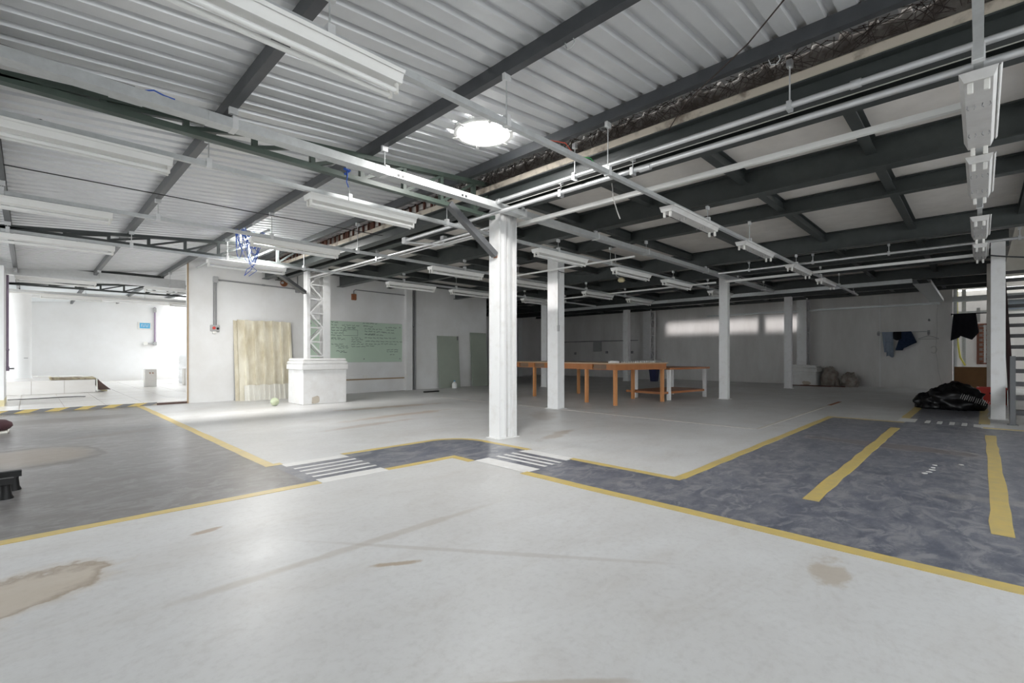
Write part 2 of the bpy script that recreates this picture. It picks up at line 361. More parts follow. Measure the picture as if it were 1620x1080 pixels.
def slabpoly(pts, z0, z1):
    mb = MB(); n = len(pts)
    mb.add([(x, y, z0) for x, y in pts] + [(x, y, z1) for x, y in pts],
           [tuple(range(n-1, -1, -1)), tuple(range(n, 2*n))] + [(i, (i+1) % n, n+(i+1) % n, n+i) for i in range(n)])
    return mb
def wobble_strip(x0, x1, y0, y1, axis, n=14, a=0.006, z=0.0026):
    """painted line with slightly uneven edges"""
    L = []; R = []
    for i in range(n+1):
        t = i/n
        if axis == 'x':
            x = x0+(x1-x0)*t; L.append((x, y0+random.uniform(-a, a))); R.append((x, y1+random.uniform(-a, a)))
        else:
            y = y0+(y1-y0)*t; L.append((x0+random.uniform(-a, a), y)); R.append((x1+random.uniform(-a, a), y))
    mb = MB()
    for i in range(n):
        q = [L[i], L[i+1], R[i+1], R[i]]
        if axis == 'y': q = q[::-1]
        mb.add([(*p, z) for p in q], [(0, 1, 2, 3)])
        mb.add([(*L[i], 0), (*L[i+1], 0), (*L[i+1], z), (*L[i], z)], [(0, 1, 2, 3)])
        mb.add([(*R[i], 0), (*R[i+1], 0), (*R[i+1], z), (*R[i], z)], [(3, 2, 1, 0)])
    return mb
def fpart(name, mb, m):
    return make(name, mb, m, floor)
# dark painted lanes
fpart('dark_lane', slabpoly([(-3.0, 3.95), (1.62, 3.95), (1.62, 12.41), (-3.0, 12.41)], 0.0, 0.0014), 'grey_paint')
arc = [(3.88-0.45+0.45*math.cos(t), 4.80-0.45+0.45*math.sin(t)) for t in [i*PI/2/8 for i in range(9)]]
fpart('dark_lane', slabpoly([(1.62, 3.95), (3.12, 3.95), (3.12, 2.9), (3.88, 2.9)] + arc + [(1.62, 4.80)], 0.0, 0.0014), 'blue_paint')
fpart('dark_lane', slabpoly([(3.15, -6), (9.62, -6), (9.62, 1.80), (3.86, 1.80), (3.86, 2.9), (3.15, 2.9)], 0.0, 0.0014), 'blue_paint')
fpart('dark_lane', slabpoly([(9.62, 0.0), (19.7, 0.0), (19.7, 0.85), (9.62, 0.85)], 0.0, 0.0014), 'blue_paint')
# yellow edge lines
YL = 'yellow_line'
fpart(YL, wobble_strip(-3.0, 1.69, 3.86, 3.95, 'x'), 'yellow_paint')
fpart(YL, wobble_strip(1.56, 1.66, 4.88, 12.40, 'y', 26), 'yellow_paint')
fpart(YL, wobble_strip(1.56, 1.72, 4.79, 4.88, 'x', 3), 'yellow_paint')
fpart(YL, wobble_strip(2.33, 3.43, 4.79, 4.87, 'x', 6), 'yellow_paint')
def arcstrip(cx, cy, r0, r1, a0, a1, z=0.0026, n=12):
    mb = MB()
    for i in range(n):
        t0 = a0+(a1-a0)*i/n; t1 = a0+(a1-a0)*(i+1)/n
        mb.add([(cx+r*math.cos(t), cy+r*math.sin(t), z) for r, t in ((r0, t0), (r1, t0), (r1, t1), (r0, t1))], [(0, 1, 2, 3)])
    return mb
fpart(YL, arcstrip(3.43, 4.35, 0.44, 0.52, 0, PI/2), 'yellow_paint')
fpart(YL, wobble_strip(3.87, 3.95, 3.58, 4.35, 'y', 5), 'yellow_paint')
fpart(YL, wobble_strip(2.31, 3.13, 3.86, 3.94, 'x', 5), 'yellow_paint')
fpart(YL, wobble_strip(3.05, 3.13, 3.60, 3.86, 'y', 2), 'yellow_paint')
fpart(YL, wobble_strip(3.06, 3.16, -6, 2.92, 'y', 30), 'yellow_paint')
fpart(YL, wobble_strip(3.83, 3.91, 1.80, 2.97, 'y', 6), 'yellow_paint')
fpart(YL, wobble_strip(3.91, 9.68, 1.79, 1.88, 'x', 22), 'yellow_paint')
fpart(YL, wobble_strip(9.58, 9.68, 0.86, 1.79, 'y', 4), 'yellow_paint')
fpart(YL, wobble_strip(9.66, 9.76, -6, -0.02, 'y', 8), 'yellow_paint')
fpart(YL, wobble_strip(10.3, 13.4, 0.84, 0.96, 'x', 8), 'yellow_paint')
fpart(YL, wobble_strip(10.2, 13.4, -0.10, 0.02, 'x', 8), 'yellow_paint')
for yc, wv in ((0.885, 0.05), (-0.09, 0.05), (-1.06, 0.05), (-2.03, 0.05)):
    fpart('bay_stripe', wobble_strip(3.97, 8.83, yc-wv, yc+wv, 'x', 16, 0.008), 'yellow_paint')
# zebra stripes
def zebra(mb_list):
    for x0, x1, y0, y1 in mb_list:
        fpart('zebra_stripe', wobble_strip(x0, x1, y0, y1, 'x', 4, 0.003, 0.0022), 'white_paint')
zebra([(1.70, 2.31, 3.865, 4.005), (1.70, 2.33, 4.66, 4.80)] + [(1.72, 2.33, y-0.022, y+0.022) for y in (4.12, 4.255, 4.39, 4.525)])
zebra([(3.115, 3.31, 2.90, 3.60), (3.76, 3.905, 2.95, 3.60)] + [(x-0.024, x+0.024, 2.93, 3.60) for x in (3.43, 3.54, 3.65)])
zebra([(9.75, 10.28, 0.74, 0.96), (9.72, 10.1, -0.14, 0.08)] + [(9.75, 10.18, y-0.03, y+0.03) for y in (0.60, 0.46, 0.32, 0.18)])
fpart('thin_line', wobble_strip(7.24, 7.29, 2.30, 9.6, 'y', 20, 0.003), 'faded_line')
fpart('thin_line', wobble_strip(7.29, 11.8, 2.25, 2.30, 'x', 12, 0.003), 'faded_line')
fpart('thin_line', wobble_strip(11.8, 12.9, 2.24, 2.31, 'x', 3, 0.003), 'rust')
# paint flecks spilt on the bay
for i, (u, v) in enumerate(((1462, 748.5), (1470, 746.5), (1475, 743), (1476, 740), (1479, 736), (1520, 735))):
    p = onz(u, v)
    fpart('paint_fleck', slabpoly([(p.x+0.03*math.cos(t)*random.uniform(.7, 1.3), p.y+0.022*math.sin(t)*random.uniform(.7, 1.3)) for t in [k*PI/3 for k in range(6)]], 0, 0.003), 'white_paint')

# ---- tiled room floor, one step up, tiles one by one
TZ = 0.07
tfloor = struct(make('floor', MB().box(-5, 10.0, 12.42, 24.2, 0.0, TZ-0.006), 'grout'), 'pale tiled floor of the bright side room, one low step up', 'floor')
TW = 0.60
tile0 = None
for i in range(-2, 8):
    for j in range(0, 19):
        x0 = -0.127 + (i)*TW; y0 = 12.40 + j*TW
        mb = MB().box(x0+0.004, x0+TW-0.004, y0+0.004, y0+TW-0.004, TZ-0.008, TZ)
        if tile0 is None:
            tile0 = make('floor_tile', mb, 'tile', tfloor); base = (x0, y0)
        else:
            c = tile0.copy(); C.objects.link(c); c.parent = tfloor; c.location = (x0-base[0], y0-base[1], random.uniform(-0.001, 0.001))
# slanted yellow and grey hazard blocks painted on the step
x = -1.6; k = 0
while x < 1.66:
    L = 0.2; sl = 0.15
    pts_ = [(x, 0.003), (x+L, 0.003), (x+L+sl, TZ-0.009), (x+sl, TZ-0.009)]
    mb = MB(); mb.add([(px, 12.412, pz) for px, pz in pts_] + [(px, 12.421, pz) for px, pz in pts_], [(0, 1, 2, 3), (7, 6, 5, 4), (0, 4, 5, 1), (2, 6, 7, 3), (1, 5, 6, 2), (3, 7, 4, 0)])
    make('hazard_block', mb, 'yellow_paint' if k % 2 else 'hazard_grey', tfloor)
    x += L; k += 1
make('step_edge', MB().box(1.9, 2.44, 12.405, 12.422, 0.0, TZ-0.025), 'rug_back', tfloor)
make('step_face', MB().box(1.9, 2.44, 12.407, 12.422, TZ-0.025, TZ-0.009), 'tile', tfloor)

# ---- walls
def wall(name, mb, m, label): return struct(make(name, mb, m), label, 'wall')
prof = [(2.45, 0), (11.3, 0), (11.3, 3.2), (4.1, 3.2), (2.45, 3.15)]
mb = MB(); n = len(prof)
mb.add([(px, 12.40, pz) for px, pz in prof] + [(px, 12.58, pz) for px, pz in prof],
       [tuple(range(n)), tuple(range(2*n-1, n-1, -1))] + [(i, n+i, n+(i+1) % n, (i+1) % n) for i in range(n)])
wall_back = wall('wall_back', mb, 'white_wall', 'white plastered wall behind the lattice column and green board')
make('corner_strip', MB().box(2.435, 2.46, 12.385, 12.42, 0, 3.14), 'cardboard', wall_back)
wall('wall_pilaster', MB().box(7.95, 8.16, 12.28, 12.40, 0, 3.2), 'white_wall', 'white pilaster standing out of the wall beside the green board')
t = thing('wall_trunking', (6.6, 12.37, 0.36), 'white cable trunking low on the wall below the green board', 'trunking')
make('trunking_body', MB().box(5.3, 7.94, 12.35, 12.398, 0.40, 0.50), 'white_wall', t)
make('backing_strip', MB().box(5.3, 7.94, 12.375, 12.398, 0.36, 0.395), 'cardboard', t)
wall('wall_return', MB().box(11.15, 11.3, 12.58, 17.2, 0, 3.2), 'stained_wall', 'dim side wall running back from the green panels')
wall_end = wall('wall_end', MB().box(11.3, 20.0, 17.2, 17.4, 0, 3.2), 'stained_wall', 'dim wall at the far end behind the wooden tables')
wall_far = wall('wall_far', MB().box(19.8, 20.0, 0.62, 17.2, 0, 3.2), 'stained_wall', 'stained grey wall with the clothes rail and the far pedestals')
make('wall_joint', MB().box(19.785, 19.80, 2.36, 2.40, 0, 3.0), 'white_wall', wall_far)
wall('wall_added_right', MB().box(9.3, 20.6, -3.2, -3.0, 0, 5.6), 'stained_wall', 'unseen added grey wall beyond the staircase, keeping daylight out')  # out of view, added to keep the right side dark
wall_niche = wall('wall_niche', MB().box(22.0, 22.2, -3.0, 1.6, 0, 3.2), 'stained_wall', 'pale wall inside the niche behind the brown board')
wall('wall_niche_side', MB().box(20.0, 22.0, 0.62, 0.78, 0, 3.2), 'stained_wall', 'side wall of the niche beside the clothes rail wall')
wall('wall_room_far', MB().box(-5, 10.15, 24.0, 24.2, 0, 3.3), 'bright_wall', 'bright white wall at the back of the tiled room')
wall('wall_room_right', MB().box(10.0, 10.15, 12.58, 24, 0, 3.3), 'bright_wall', 'white wall closing the tiled room on its far side')
wl = wall('wall_left', MB().box(-0.75, -0.34, 13.4, 14.75, TZ, 2.78), 'bright_wall', 'white wall pier at the edge of the tiled room')
make('yellow_base', MB().box(-0.755, -0.335, 13.395, 14.755, TZ, 0.19), 'pale_yellow', wl)
wall('wall_added_left', MB().box(-3.4, -3.25, -4.6, 4.6, 0, 2.5), 'white_wall', 'unseen added white wall left of the hall, holding back daylight')  # out of view, added to reduce light from the left
wall('wall_added_near', MB().box(-3.4, 0.6, -4.75, -4.6, 0, 2.8), 'white_wall', 'unseen added white wall at the near end of the hall, narrowing the daylight')  # out of view, added to shrink the opening behind the camera
wall('wall_niche_low', MB().box(-4.8, -0.42, 21.2, 21.4, 0.43, 2.9), 'bright_wall', 'white wall panel behind the round column on the platform')
trim = struct(make('trim_1', MB().box(-4.8, 4.2, 20.8, 21.05, 2.86, 3.10), 'white_wall'), 'white concrete tie beam crossing the tiled room', 'beam')

# ---- corrugated roof: sheets side by side
roof = bpy.data.objects.new('ceiling', None); C.objects.link(roof); ORG[roof] = Vector((0, 0, 0))
struct(roof, 'silvery corrugated metal roof over the near half of the hall', 'ceiling')
PITCH = 0.172; NR = 6
def sheet_mesh(x0, x1):
    mb = MB(); prof = []
    for r in range(NR):
        b0 = r*PITCH
        prof += [(b0, 0.0), (b0+0.104, 0.0), (b0+0.116, 0.036), (b0+0.160, 0.036)]
    prof += [(NR*PITCH, 0.0), (NR*PITCH+0.05, 0.003)]
    n = len(prof)
    rows = [[(xx, y, zc(xx)+SHEET+z+dz) for y, z in prof] for dz in (0.0, 0.006) for xx in (x0, (x0+x1)/2, x1)]
    for base in (0, 3):
        for i in (0, 1):
            a = rows[base+i]; b = rows[base+i+1]
            f = [(j, n+j, n+j+1, j+1) if base == 0 else (j, j+1, n+j+1, n+j) for j in range(n-1)]
            mb.add(a+b, f)
    return mb
SW = NR*PITCH
s0 = make('roof_sheet', sheet_mesh(-3.2, 4.06), 'roof_sheet', roof); s0.location.y = -3.4
k = 1; y = -3.4 + SW
while y < 15.1:
    c = s0.copy(); C.objects.link(c); c.parent = roof; c.location = (0, y, random.uniform(0, 0.002)); y += SW; k += 1
YEND = y
# the roof goes on over the tiled room; the part behind the white wall is left open, unseen, to feed sky light in
s1 = make('translucent_sheet', sheet_mesh(-3.2, 4.06), 'fiberglass', roof); s1['label'] = 'milky translucent roof sheet'; s1.location.y = YEND + 3*SW
for i in range(9):
    if i == 3: continue
    c = (s0 if i < 3 or i == 6 else s1).copy(); C.objects.link(c); c.parent = roof; c.location = (0, YEND + i*SW, 0.004)
# purlins
def purlin(x, y0, y1, label, grp):
    mb = MB(); z = zc(x)
    mb.prism([(-0.03, 0), (0.03, 0), (0.03, 0.012), (-0.018, 0.012), (-0.018, SHEET-0.012), (0.03, SHEET-0.012), (0.03, SHEET-0.001), (-0.03, SHEET-0.001)], (x, y0, z), (x, y1, z))
    return tag(make('roof_purlin', mb, 'purlin_steel'), label, 'beam', grp)
for xx, lab in ((-2.8, 'dark steel purlin at the low outer edge of the corrugated roof'), (-1.5, 'dark steel purlin beyond the wall pier of the tiled room'), (-0.2, 'dark steel purlin running above the white wall pier'),
                (1.1, 'dark steel purlin above the end of the twin-tube fitting beside the green truss'), (2.4, 'dark steel purlin from which the blue cable bundle hangs'), (3.7, 'dark steel purlin next to the wire netting and cream ledge')):
    purlin(xx, -3.4, YEND + 8.5*SW, lab, 'purlins under the corrugated roof')

# ---- mezzanine: slab with panels, beams
mez = struct(make('ceiling', MB().box(4.1, 20.05, -0.34, 17.4, 3.225, 3.36).box(4.1, 11.6, -6, -0.34, 3.225, 3.36).box(11.6, 20.05, -6, -1.9, 3.225, 3.36), 'slab'), 'concrete underside of the mezzanine above the dark steel beams', 'ceiling')
JY = [0.78 + 1.2*k for k in range(-4, 14)]
BEAMS = [(4.03, 2.90, 0.155, 0.15), (4.33, 2.90, 0.30, 0.15), (5.92, 2.90, 0.30, 0.17), (7.42, 3.01, 0.19, 0.13), (9.90, 2.90, 0.30, 0.17),
         (11.75, 2.93, 0.27, 0.17), (13.6, 3.01, 0.19, 0.13), (15.4, 2.92, 0.28, 0.17), (17.2, 2.92, 0.28, 0.17), (19.2, 3.01, 0.19, 0.13)]
xs = [b[0] for b in BEAMS[1:]] + [20.0]
for a, b in zip(xs[:-1], xs[1:]):
    for y0, y1 in zip(JY[:-1], JY[1:]):
        dz = random.uniform(-0.004, 0.004)
        if a > 9.8 and y0 < -0.5: continue
        if b-a > 1.6:
            m_ = a + (b-a)*random.uniform(0.6, 0.75)
            make('slab_panel', MB().box(a+0.02, m_-0.006, y0+0.01, y1-0.01, 3.204+dz, 3.228), 'slab', mez)
            make('slab_panel', MB().box(m_+0.006, b-0.02, y0+0.01, y1-0.01, 3.204-dz, 3.228), 'slab', mez)
        else:
            make('slab_panel', MB().box(a+0.02, b-0.02, y0+0.01, y1-0.01, 3.204+dz, 3.228), 'slab', mez)
names = ['dark steel edge beam where the corrugated roof meets the mezzanine', 'dark steel beam just inside the mezzanine edge beam',
         'deep dark green steel beam, second bay under the mezzanine', 'shallow dark steel beam between the two deep mezzanine beams', 'deep dark steel beam above the row of empty light fittings',
         'dark steel beam over the white column in front of the tables', 'shallow dark steel beam behind the wooden tables', 'dark steel beam crossing above the far cable tray',
         'dark steel beam over the far white columns', 'shallow dark steel beam close to the stained far wall']
for (bx, zb, h, wd), lab in zip(BEAMS, names):
    mb = MB().ibeam((bx, -5.9 if bx < 11 else -0.34, zb), (bx, 17.1, zb), h, wd)
    tag(make('mezzanine_beam', mb, 'dark_steel'), lab, 'beam')
joists = 0
prev = None
BAY = ['between the inner edge beam and the deep green beam', 'between the deep green beam and the shallow beam', 'between the shallow beam and the deep beam over the empty fittings', 'leading to the beam over the shelf table column',
       'behind the beam over the shelf table column', 'in front of the beam above the far cable tray', 'between the far cable tray and the far white columns', 'between the far white columns and the stained wall']
for nb_, ((bx, zb, h, wd), (bx2, zb2, h2, wd2)) in enumerate(zip(BEAMS[1:-1], BEAMS[2:])):
    for yy in JY:
        if bx > 9.8 and yy < -0.3: continue
        mb = MB().ibeam((bx+0.012, yy, 3.06), (bx2-0.012, yy, 3.06), 0.14, 0.09, 0.009, 0.008)
        tag(make('mezzanine_joist', mb, 'dark_steel'), 'short dark steel joist ' + BAY[nb_], 'beam', 'joists in mezzanine bay %d' % (nb_+1))
# cream ledge and bird netting along the roof edge
tag(make('edge_ledge', MB().cbox(3.955, 4.09, -5.9, 17.1, 3.057, 3.13, 0.008), 'ledge'), 'stained cream concrete ledge along the top of the edge beam', 'ledge')
mb = MB(); random.seed(3)
yy = -3.0
while yy < 5.35:
    for q in range(2):
        a = (random.uniform(3.93, 3.99), yy+random.uniform(-.05, .05), 3.135+random.uniform(-.01, .03))
        b = (random.uniform(3.93, 3.99), yy+random.uniform(-.14, .14), 3.30+random.uniform(-.04, .0))
        c2 = (random.uniform(3.90, 3.98), yy+random.uniform(-.16, .16), 3.21+random.uniform(-.06, .05))
        mb.tube([a, c2, b], 0.0028, 3, False)
    yy += 0.035
tag(make('bird_netting', mb, 'rust_wire'), 'tangle of dark wire netting along the roof edge above the ledge', 'netting', kind='stuff')
mb = MB().box(4.07, 4.098, -5.9, 5.4, 3.135, 3.42); tag(make('edge_flashing', mb, 'flashing'), 'dirty dark flashing board closing the gap between roof edge and mezzanine', 'flashing')
t = thing('edge_grille', (4.08, 7.0, 3.135), 'rusty open grille closing the roof edge gap beyond the green truss', 'grille')
make('bottom_rail', MB().box(4.06, 4.095, 5.42, 12.35, 3.135, 3.175), 'rust', t)
make('top_rail', MB().box(4.06, 4.095, 5.42, 12.35, 3.30, 3.42), 'rust_wire', t)
for q in range(38): make('grille_bar', MB().box(4.065, 4.09, 5.45+q*0.182, 5.45+q*0.182+(0.03 if q % 5 else 0.12), 3.17, 3.31), 'rusty_frame', t)
make('back_panel', MB().box(4.092, 4.098, 8.6, 12.35, 3.135, 3.42), 'flashing', t)

# ---- lattice roof trusses
def truss(y, x1, label, braces, m='green_steel', zb=2.768):
    t = thing('roof_truss', ((x1-3)/2, y, zb), label, 'truss')
    make('top_chord', MB().prism([(-0.035, -0.045), (0.035, -0.045), (0.035, 0), (-0.035, 0)], (-3.2, y, zc(-3.2)), (x1, y, zc(x1))), m, t)
    make('bottom_chord', MB().prism([(-0.035, 0), (0.035, 0), (0.035, 0.045), (-0.035, 0.045)], (-0.75, y, zb), (x1, y, zb)), m, t)
    xq = -0.125; step = 0.49; k = 0
    while xq < x1-0.05:
        top = zc(xq)-0.045
        if top - (zb+0.045) > 0.005:
            make('web_post', MB().box(xq-0.02, xq+0.02, y-0.025, y+0.025, zb+0.04, top+0.005), m, t)
        xn = min(xq+step, x1)
        if zc(xn)-zb > 0.12:
            make('web_diagonal', MB().bar((xq+0.02, y, zb+0.05), (xn-0.02, y, zc(xn)-0.05), 0.04, 0.03), m, t)
        xq += step; k += 1
    if braces:
        a, b = braces
        make('knee_brace', MB().bar(a, b, 0.08, 0.07), 'brace_steel', t)
        make('weld_plate', MB().bar(Vector(b)+Vector((0.0, 0, 0.02)), Vector(b)+Vector((0.015, 0, -0.03)), 0.06, 0.03), 'rust', t)['label'] = 'rust-brown weld plate'
    return t
truss(4.40, 4.15, 'green painted lattice truss meeting the fluted white column', ((3.40, 4.38, 2.80), (4.12, 4.36, 2.31)))
truss(9.50, 3.75, 'dark lattice truss in front of the white lattice column on its pedestal', ((3.05, 9.5, 2.77), (4.22, 10.50, 2.42)), 'dark_steel')
truss(16.80, 4.0, 'dark lattice truss inside the bright tiled room', None, 'dark_steel')
truss(-1.80, 4.15, 'green lattice truss over the near end of the hall', None)

# ---- columns
def h_column(x, y, w, d, z1, m, label, plate=True, flute=True):
    t = thing('steel_column', (x, y, 0), label, 'column')
    w2, d2, g = w/2, d/2, 0.03
    if flute:   # two channels welded back to back: grooved faces
        prof = [(-w2, -d2), (-w2+0.014, -d2), (-w2+0.022, -d2+0.055), (-0.055, -d2+0.018), (-0.018, -d2+0.018), (-0.006, -d2+0.06), (0.006, -d2+0.06), (0.018, -d2+0.018), (0.055, -d2+0.018), (w2-0.022, -d2+0.055), (w2-0.014, -d2), (w2, -d2)]
        prof = prof + [(px, -py) for px, py in reversed(prof)]
        # two half bodies
        rings = [[(x+px, y+py, z) for px, py in prof] for z in (0.008, z1)]
        make('shaft', MB().loft(rings), m, t)
    else:
        half = [(-w2, -d2), (-0.003, -d2), (-0.003, d2), (-w2, d2)]
        make('channel_half', MB().loft([[(x+px, y+py, z) for px, py in half] for z in (0.008, z1)]), m, t)
        half = [(0.003, -d2+0.012), (w2, -d2+0.012), (w2, d2-0.012), (0.003, d2-0.012)]
        make('channel_half', MB().loft([[(x+px, y+py, z) for px, py in half] for z in (0.008, z1)]), m, t)
    if plate:
        make('base_plate', MB().cbox(x-w2-0.03, x+w2+0.03, y-d2-0.03, y+d2+0.03, 0.0, 0.010, 0.003), m, t)
    return t
h_column(4.285, 4.385, 0.31, 0.19, 2.90, 'white_steel', 'large fluted white steel column beside the bend of the painted lane')
h_column(7.36, 6.02, 0.22, 0.26, 3.01, 'white_steel', 'white steel column in front of the wooden table with a conduit on its face', flute=False)
h_column(11.84, 4.43, 0.17, 0.20, 2.93, 'white_steel', 'white steel column behind the small shelf table', flute=False)
h_column(17.1, 4.40, 0.20, 0.20, 2.92, 'white_steel', 'white steel column near the far pedestal and rubbish bags', flute=False)
h_column(11.25, -0.20, 0.19, 0.17, 2.93, 'white_steel', 'cream white column beside the staircase and black bag', flute=False)
h_column(12.15, 10.35, 0.28, 0.24, 2.93, 'white_steel', 'white column behind the conduit column and the table end', flute=False)
h_column(17.3, 10.4, 0.22, 0.22, 2.92, 'white_steel', 'white column in the dim back between the tables and far wall', flute=False)
h_column(17.3, 16.6, 0.3, 0.3, 2.92, 'white_steel', 'white column in the far corner beyond the tables', flute=False)
h_column(15.1, -0.17, 0.12, 0.16, 3.1, 'cream_steel', 'thin grey steel column just behind the cream column', flute=False)
# conduit on the second column
t = thing('column_conduit', (7.22, 5.885, 1.3), 'thin grey cable drop with boxes on the face of the white column', 'conduit')
make('pipe', MB().tube([(7.245, 5.875, 1.62), (7.245, 5.875, 2.72)], 0.008, 6), 'grey_pipe', t)
make('switch_box', MB().cbox(7.225, 7.27, 5.855, 5.889, 1.52, 1.64, 0.004), 'grey_box', t)
make('junction_box', MB().cbox(7.23, 7.265, 5.86, 5.889, 2.55, 2.68, 0.004), 'grey_box', t)
make('cable', MB().tube(catenary((7.245, 5.87, 2.69), (7.9, 5.2, 2.72), 0.08, 8), 0.006, 6), 'black_wire', t)

def lattice_column(x0, x1, yc, z0, z1, label, rungs=6, m='white_steel', depth=0.2):
    t = thing('lattice_column', ((x0+x1)/2, yc, z0), label, 'column')
    for xa, xb in ((x0, x0+0.07), (x1-0.16, x1)):
        px = xa if xa < x0+0.01 else xb-0.015
        make('chord', MB().box(xa, xb, yc-depth/2, yc-depth/2+0.02, z0, z1).box(xa, xb, yc+depth/2-0.02, yc+depth/2, z0, z1).box(px, px+0.015, yc-depth/2+0.02, yc+depth/2-0.02, z0, z1), m, t)
    a = x0+0.07; b = x1-0.16
    H = z1-z0; st = (H-0.1)/rungs
    for k in range(rungs+1):
        z = z0+0.05+k*st
        for yy in (yc-depth/2+0.012, yc+depth/2-0.012):
            make('rung', MB().box(a-0.01, b+0.01, yy-0.008, yy+0.008, z-0.014, z+0.014), m, t)
            if k < rungs:
                p, q = ((a, yy, z+0.01), (b, yy, z+st-0.01)) if k % 2 else ((b, yy, z+0.01), (a, yy, z+st-0.01))
                make('lacing_bar', MB().bar(p, q, 0.014, 0.03), m, t)
    make('cap_bar', MB().box(x0+0.05, x1-0.05, yc-depth/2-0.02, yc-depth/2+0.03, z1-0.02, z1+0.06), m, t)
    return t
lattice_column(4.28, 4.80, 10.62, 0.985, 2.98, 'white lattice column of laced channels on the chipped pedestal', 6)
def pedestal(x0, x1, y0, y1, z1, label, chip=None, m='plaster'):
    t = thing('pedestal', ((x0+x1)/2, (y0+y1)/2, 0), label, 'pedestal')
    make('base_block', MB().cbox(x0, x1, y0, y1, 0, z1-0.24, 0.012), m, t)
    make('band', MB().cbox(x0-0.03, x1+0.03, y0-0.03, y1+0.03, z1-0.24, z1-0.13, 0.008), m, t)
    make('cap_moulding', MB().cbox(x0-0.025, x1+0.025, y0-0.025, y1+0.025, z1-0.13, z1-0.06, 0.02), m, t)
    make('top_moulding', MB().cbox(x0+0.0, x1-0.0, y0, y1, z1-0.06, z1, 0.02), m, t)
    if chip:
        cx, cz, r, face = chip; mb = MB(); n = 11
        pts = [(r*random.uniform(.6, 1.15)*math.cos(2*PI*i/n), r*0.75*random.uniform(.6, 1.15)*math.sin(2*PI*i/n)) for i in range(n)]
        if face == 'y': v = [(cx+a, y0-0.004, max(0.0, cz+b)) for a, b in pts] + [(cx, y0-0.006, cz)]
        else: v = [(x0-0.004, cx-a, max(0.0, cz+b)) for a, b in pts] + [(x0-0.006, cx, cz)]
        mb.add(v, [(i, (i+1) % n, n) for i in range(n)])
        o = make('chipped_patch', mb, 'ledge', t); o['label'] = 'chipped patch of bare brown plaster'
    return t
pedestal(4.05, 5.02, 10.18, 10.98, 0.985, 'chipped white plaster pedestal under the near lattice column', (4.32, 0.10, 0.13, 'y'))
pedestal(19.05, 19.75, 4.05, 4.85, 0.72, 'grey plaster pedestal against the far wall beside rubbish bags', (4.35, 0.08, 0.14, 'x'))
pedestal(18.95, 19.75, 10.1, 11.0, 0.85, 'dim plaster pedestal on the far wall behind the tables')
lattice_column(19.1, 19.6, 4.5, 0.72, 3.0, 'grey lattice column on the far pedestal beside rubbish bags', 6, depth=0.3)
lattice_column(19.1, 19.6, 10.5, 0.85, 3.0, 'pale lattice column against the far wall behind the tables', 6, depth=0.35)
# round column on the tiled platform
t = thing('round_column', (-0.19, 19.0, 0.41), 'round white column standing on the tiled platform', 'column')
make('shaft', MB().lathe([(0.26, 0.0), (0.255, 0.03), (0.245, 0.05), (0.245, 2.32), (0.27, 2.34), (0.27, 2.41)], (-0.19, 19.0, 0.41), 28), 'bright_wall', t)
make('vent_slot', MB().box(-0.10, -0.02, 18.755, 18.78, 0.97, 0.985), 'grey_pipe', t)

# ================================================================== OVERHEAD SERVICES
def soffit(x):
    """height of whatever a hanger at x can reach"""
    if x < 3.95: return zc(x)
    return 3.2
def hang_x(x0, x1):
    out = [p for p in (-0.2, 1.1, 2.4, 3.7) if x0 < p < x1]
    out += [b[0] for b in BEAMS[2:] if x0 < b[0] < x1]
    return out
def beam_bottom(x):
    for b in BEAMS:
        if abs(b[0]-x) < 0.02: return b[1]
    return zc(x) if x < 3.95 else 3.2
RAILS = {}
def rail_x(y, x0, x1, label, z=2.69, m='galvanized'):
    t = thing('lighting_rail', ((x0+x1)/2, y, z), label, 'rail')
    make('channel', MB().channel((x0, y, z), (x1, y, z), 0.042, 0.042), m, t)
    for xx in hang_x(x0, x1):
        zt = beam_bottom(xx)
        make('hanger_rod', MB().tube([(xx, y, z+0.04), (xx, y, zt)], 0.005, 6), 'galvanized', t)
        make('hanger_clip', MB().box(xx-0.02, xx+0.02, y-0.028, y+0.028, z-0.006, z+0.075), 'pale_galvanized', t)
        make('beam_clamp', MB().box(xx-0.03, xx+0.03, y-0.015, y+0.015, zt-0.045, zt+0.004), 'pale_galvanized', t)
    return t
rail_x(0.01, 0.3, 11.2, 'steel lighting rail carrying the row of empty light fittings')
rail_x(2.42, -1.2, 16.0, 'steel lighting rail passing beside the round skylight')
rail_x(4.80, -1.2, 13.4, 'steel lighting rail just beyond the green truss')
rail_x(7.12, -1.2, 13.4, 'steel lighting rail between the two round skylights')
rail_x(9.25, -1.2, 13.4, 'steel lighting rail in front of the dark truss')
rail_x(14.0, -0.3, 6.0, 'steel lighting rail at the entrance of the tiled room', 2.69, 'pale_galvanized')
rail_x(17.6, -2, 6.0, 'steel lighting rail deep inside the tiled room', 2.69, 'pale_galvanized')

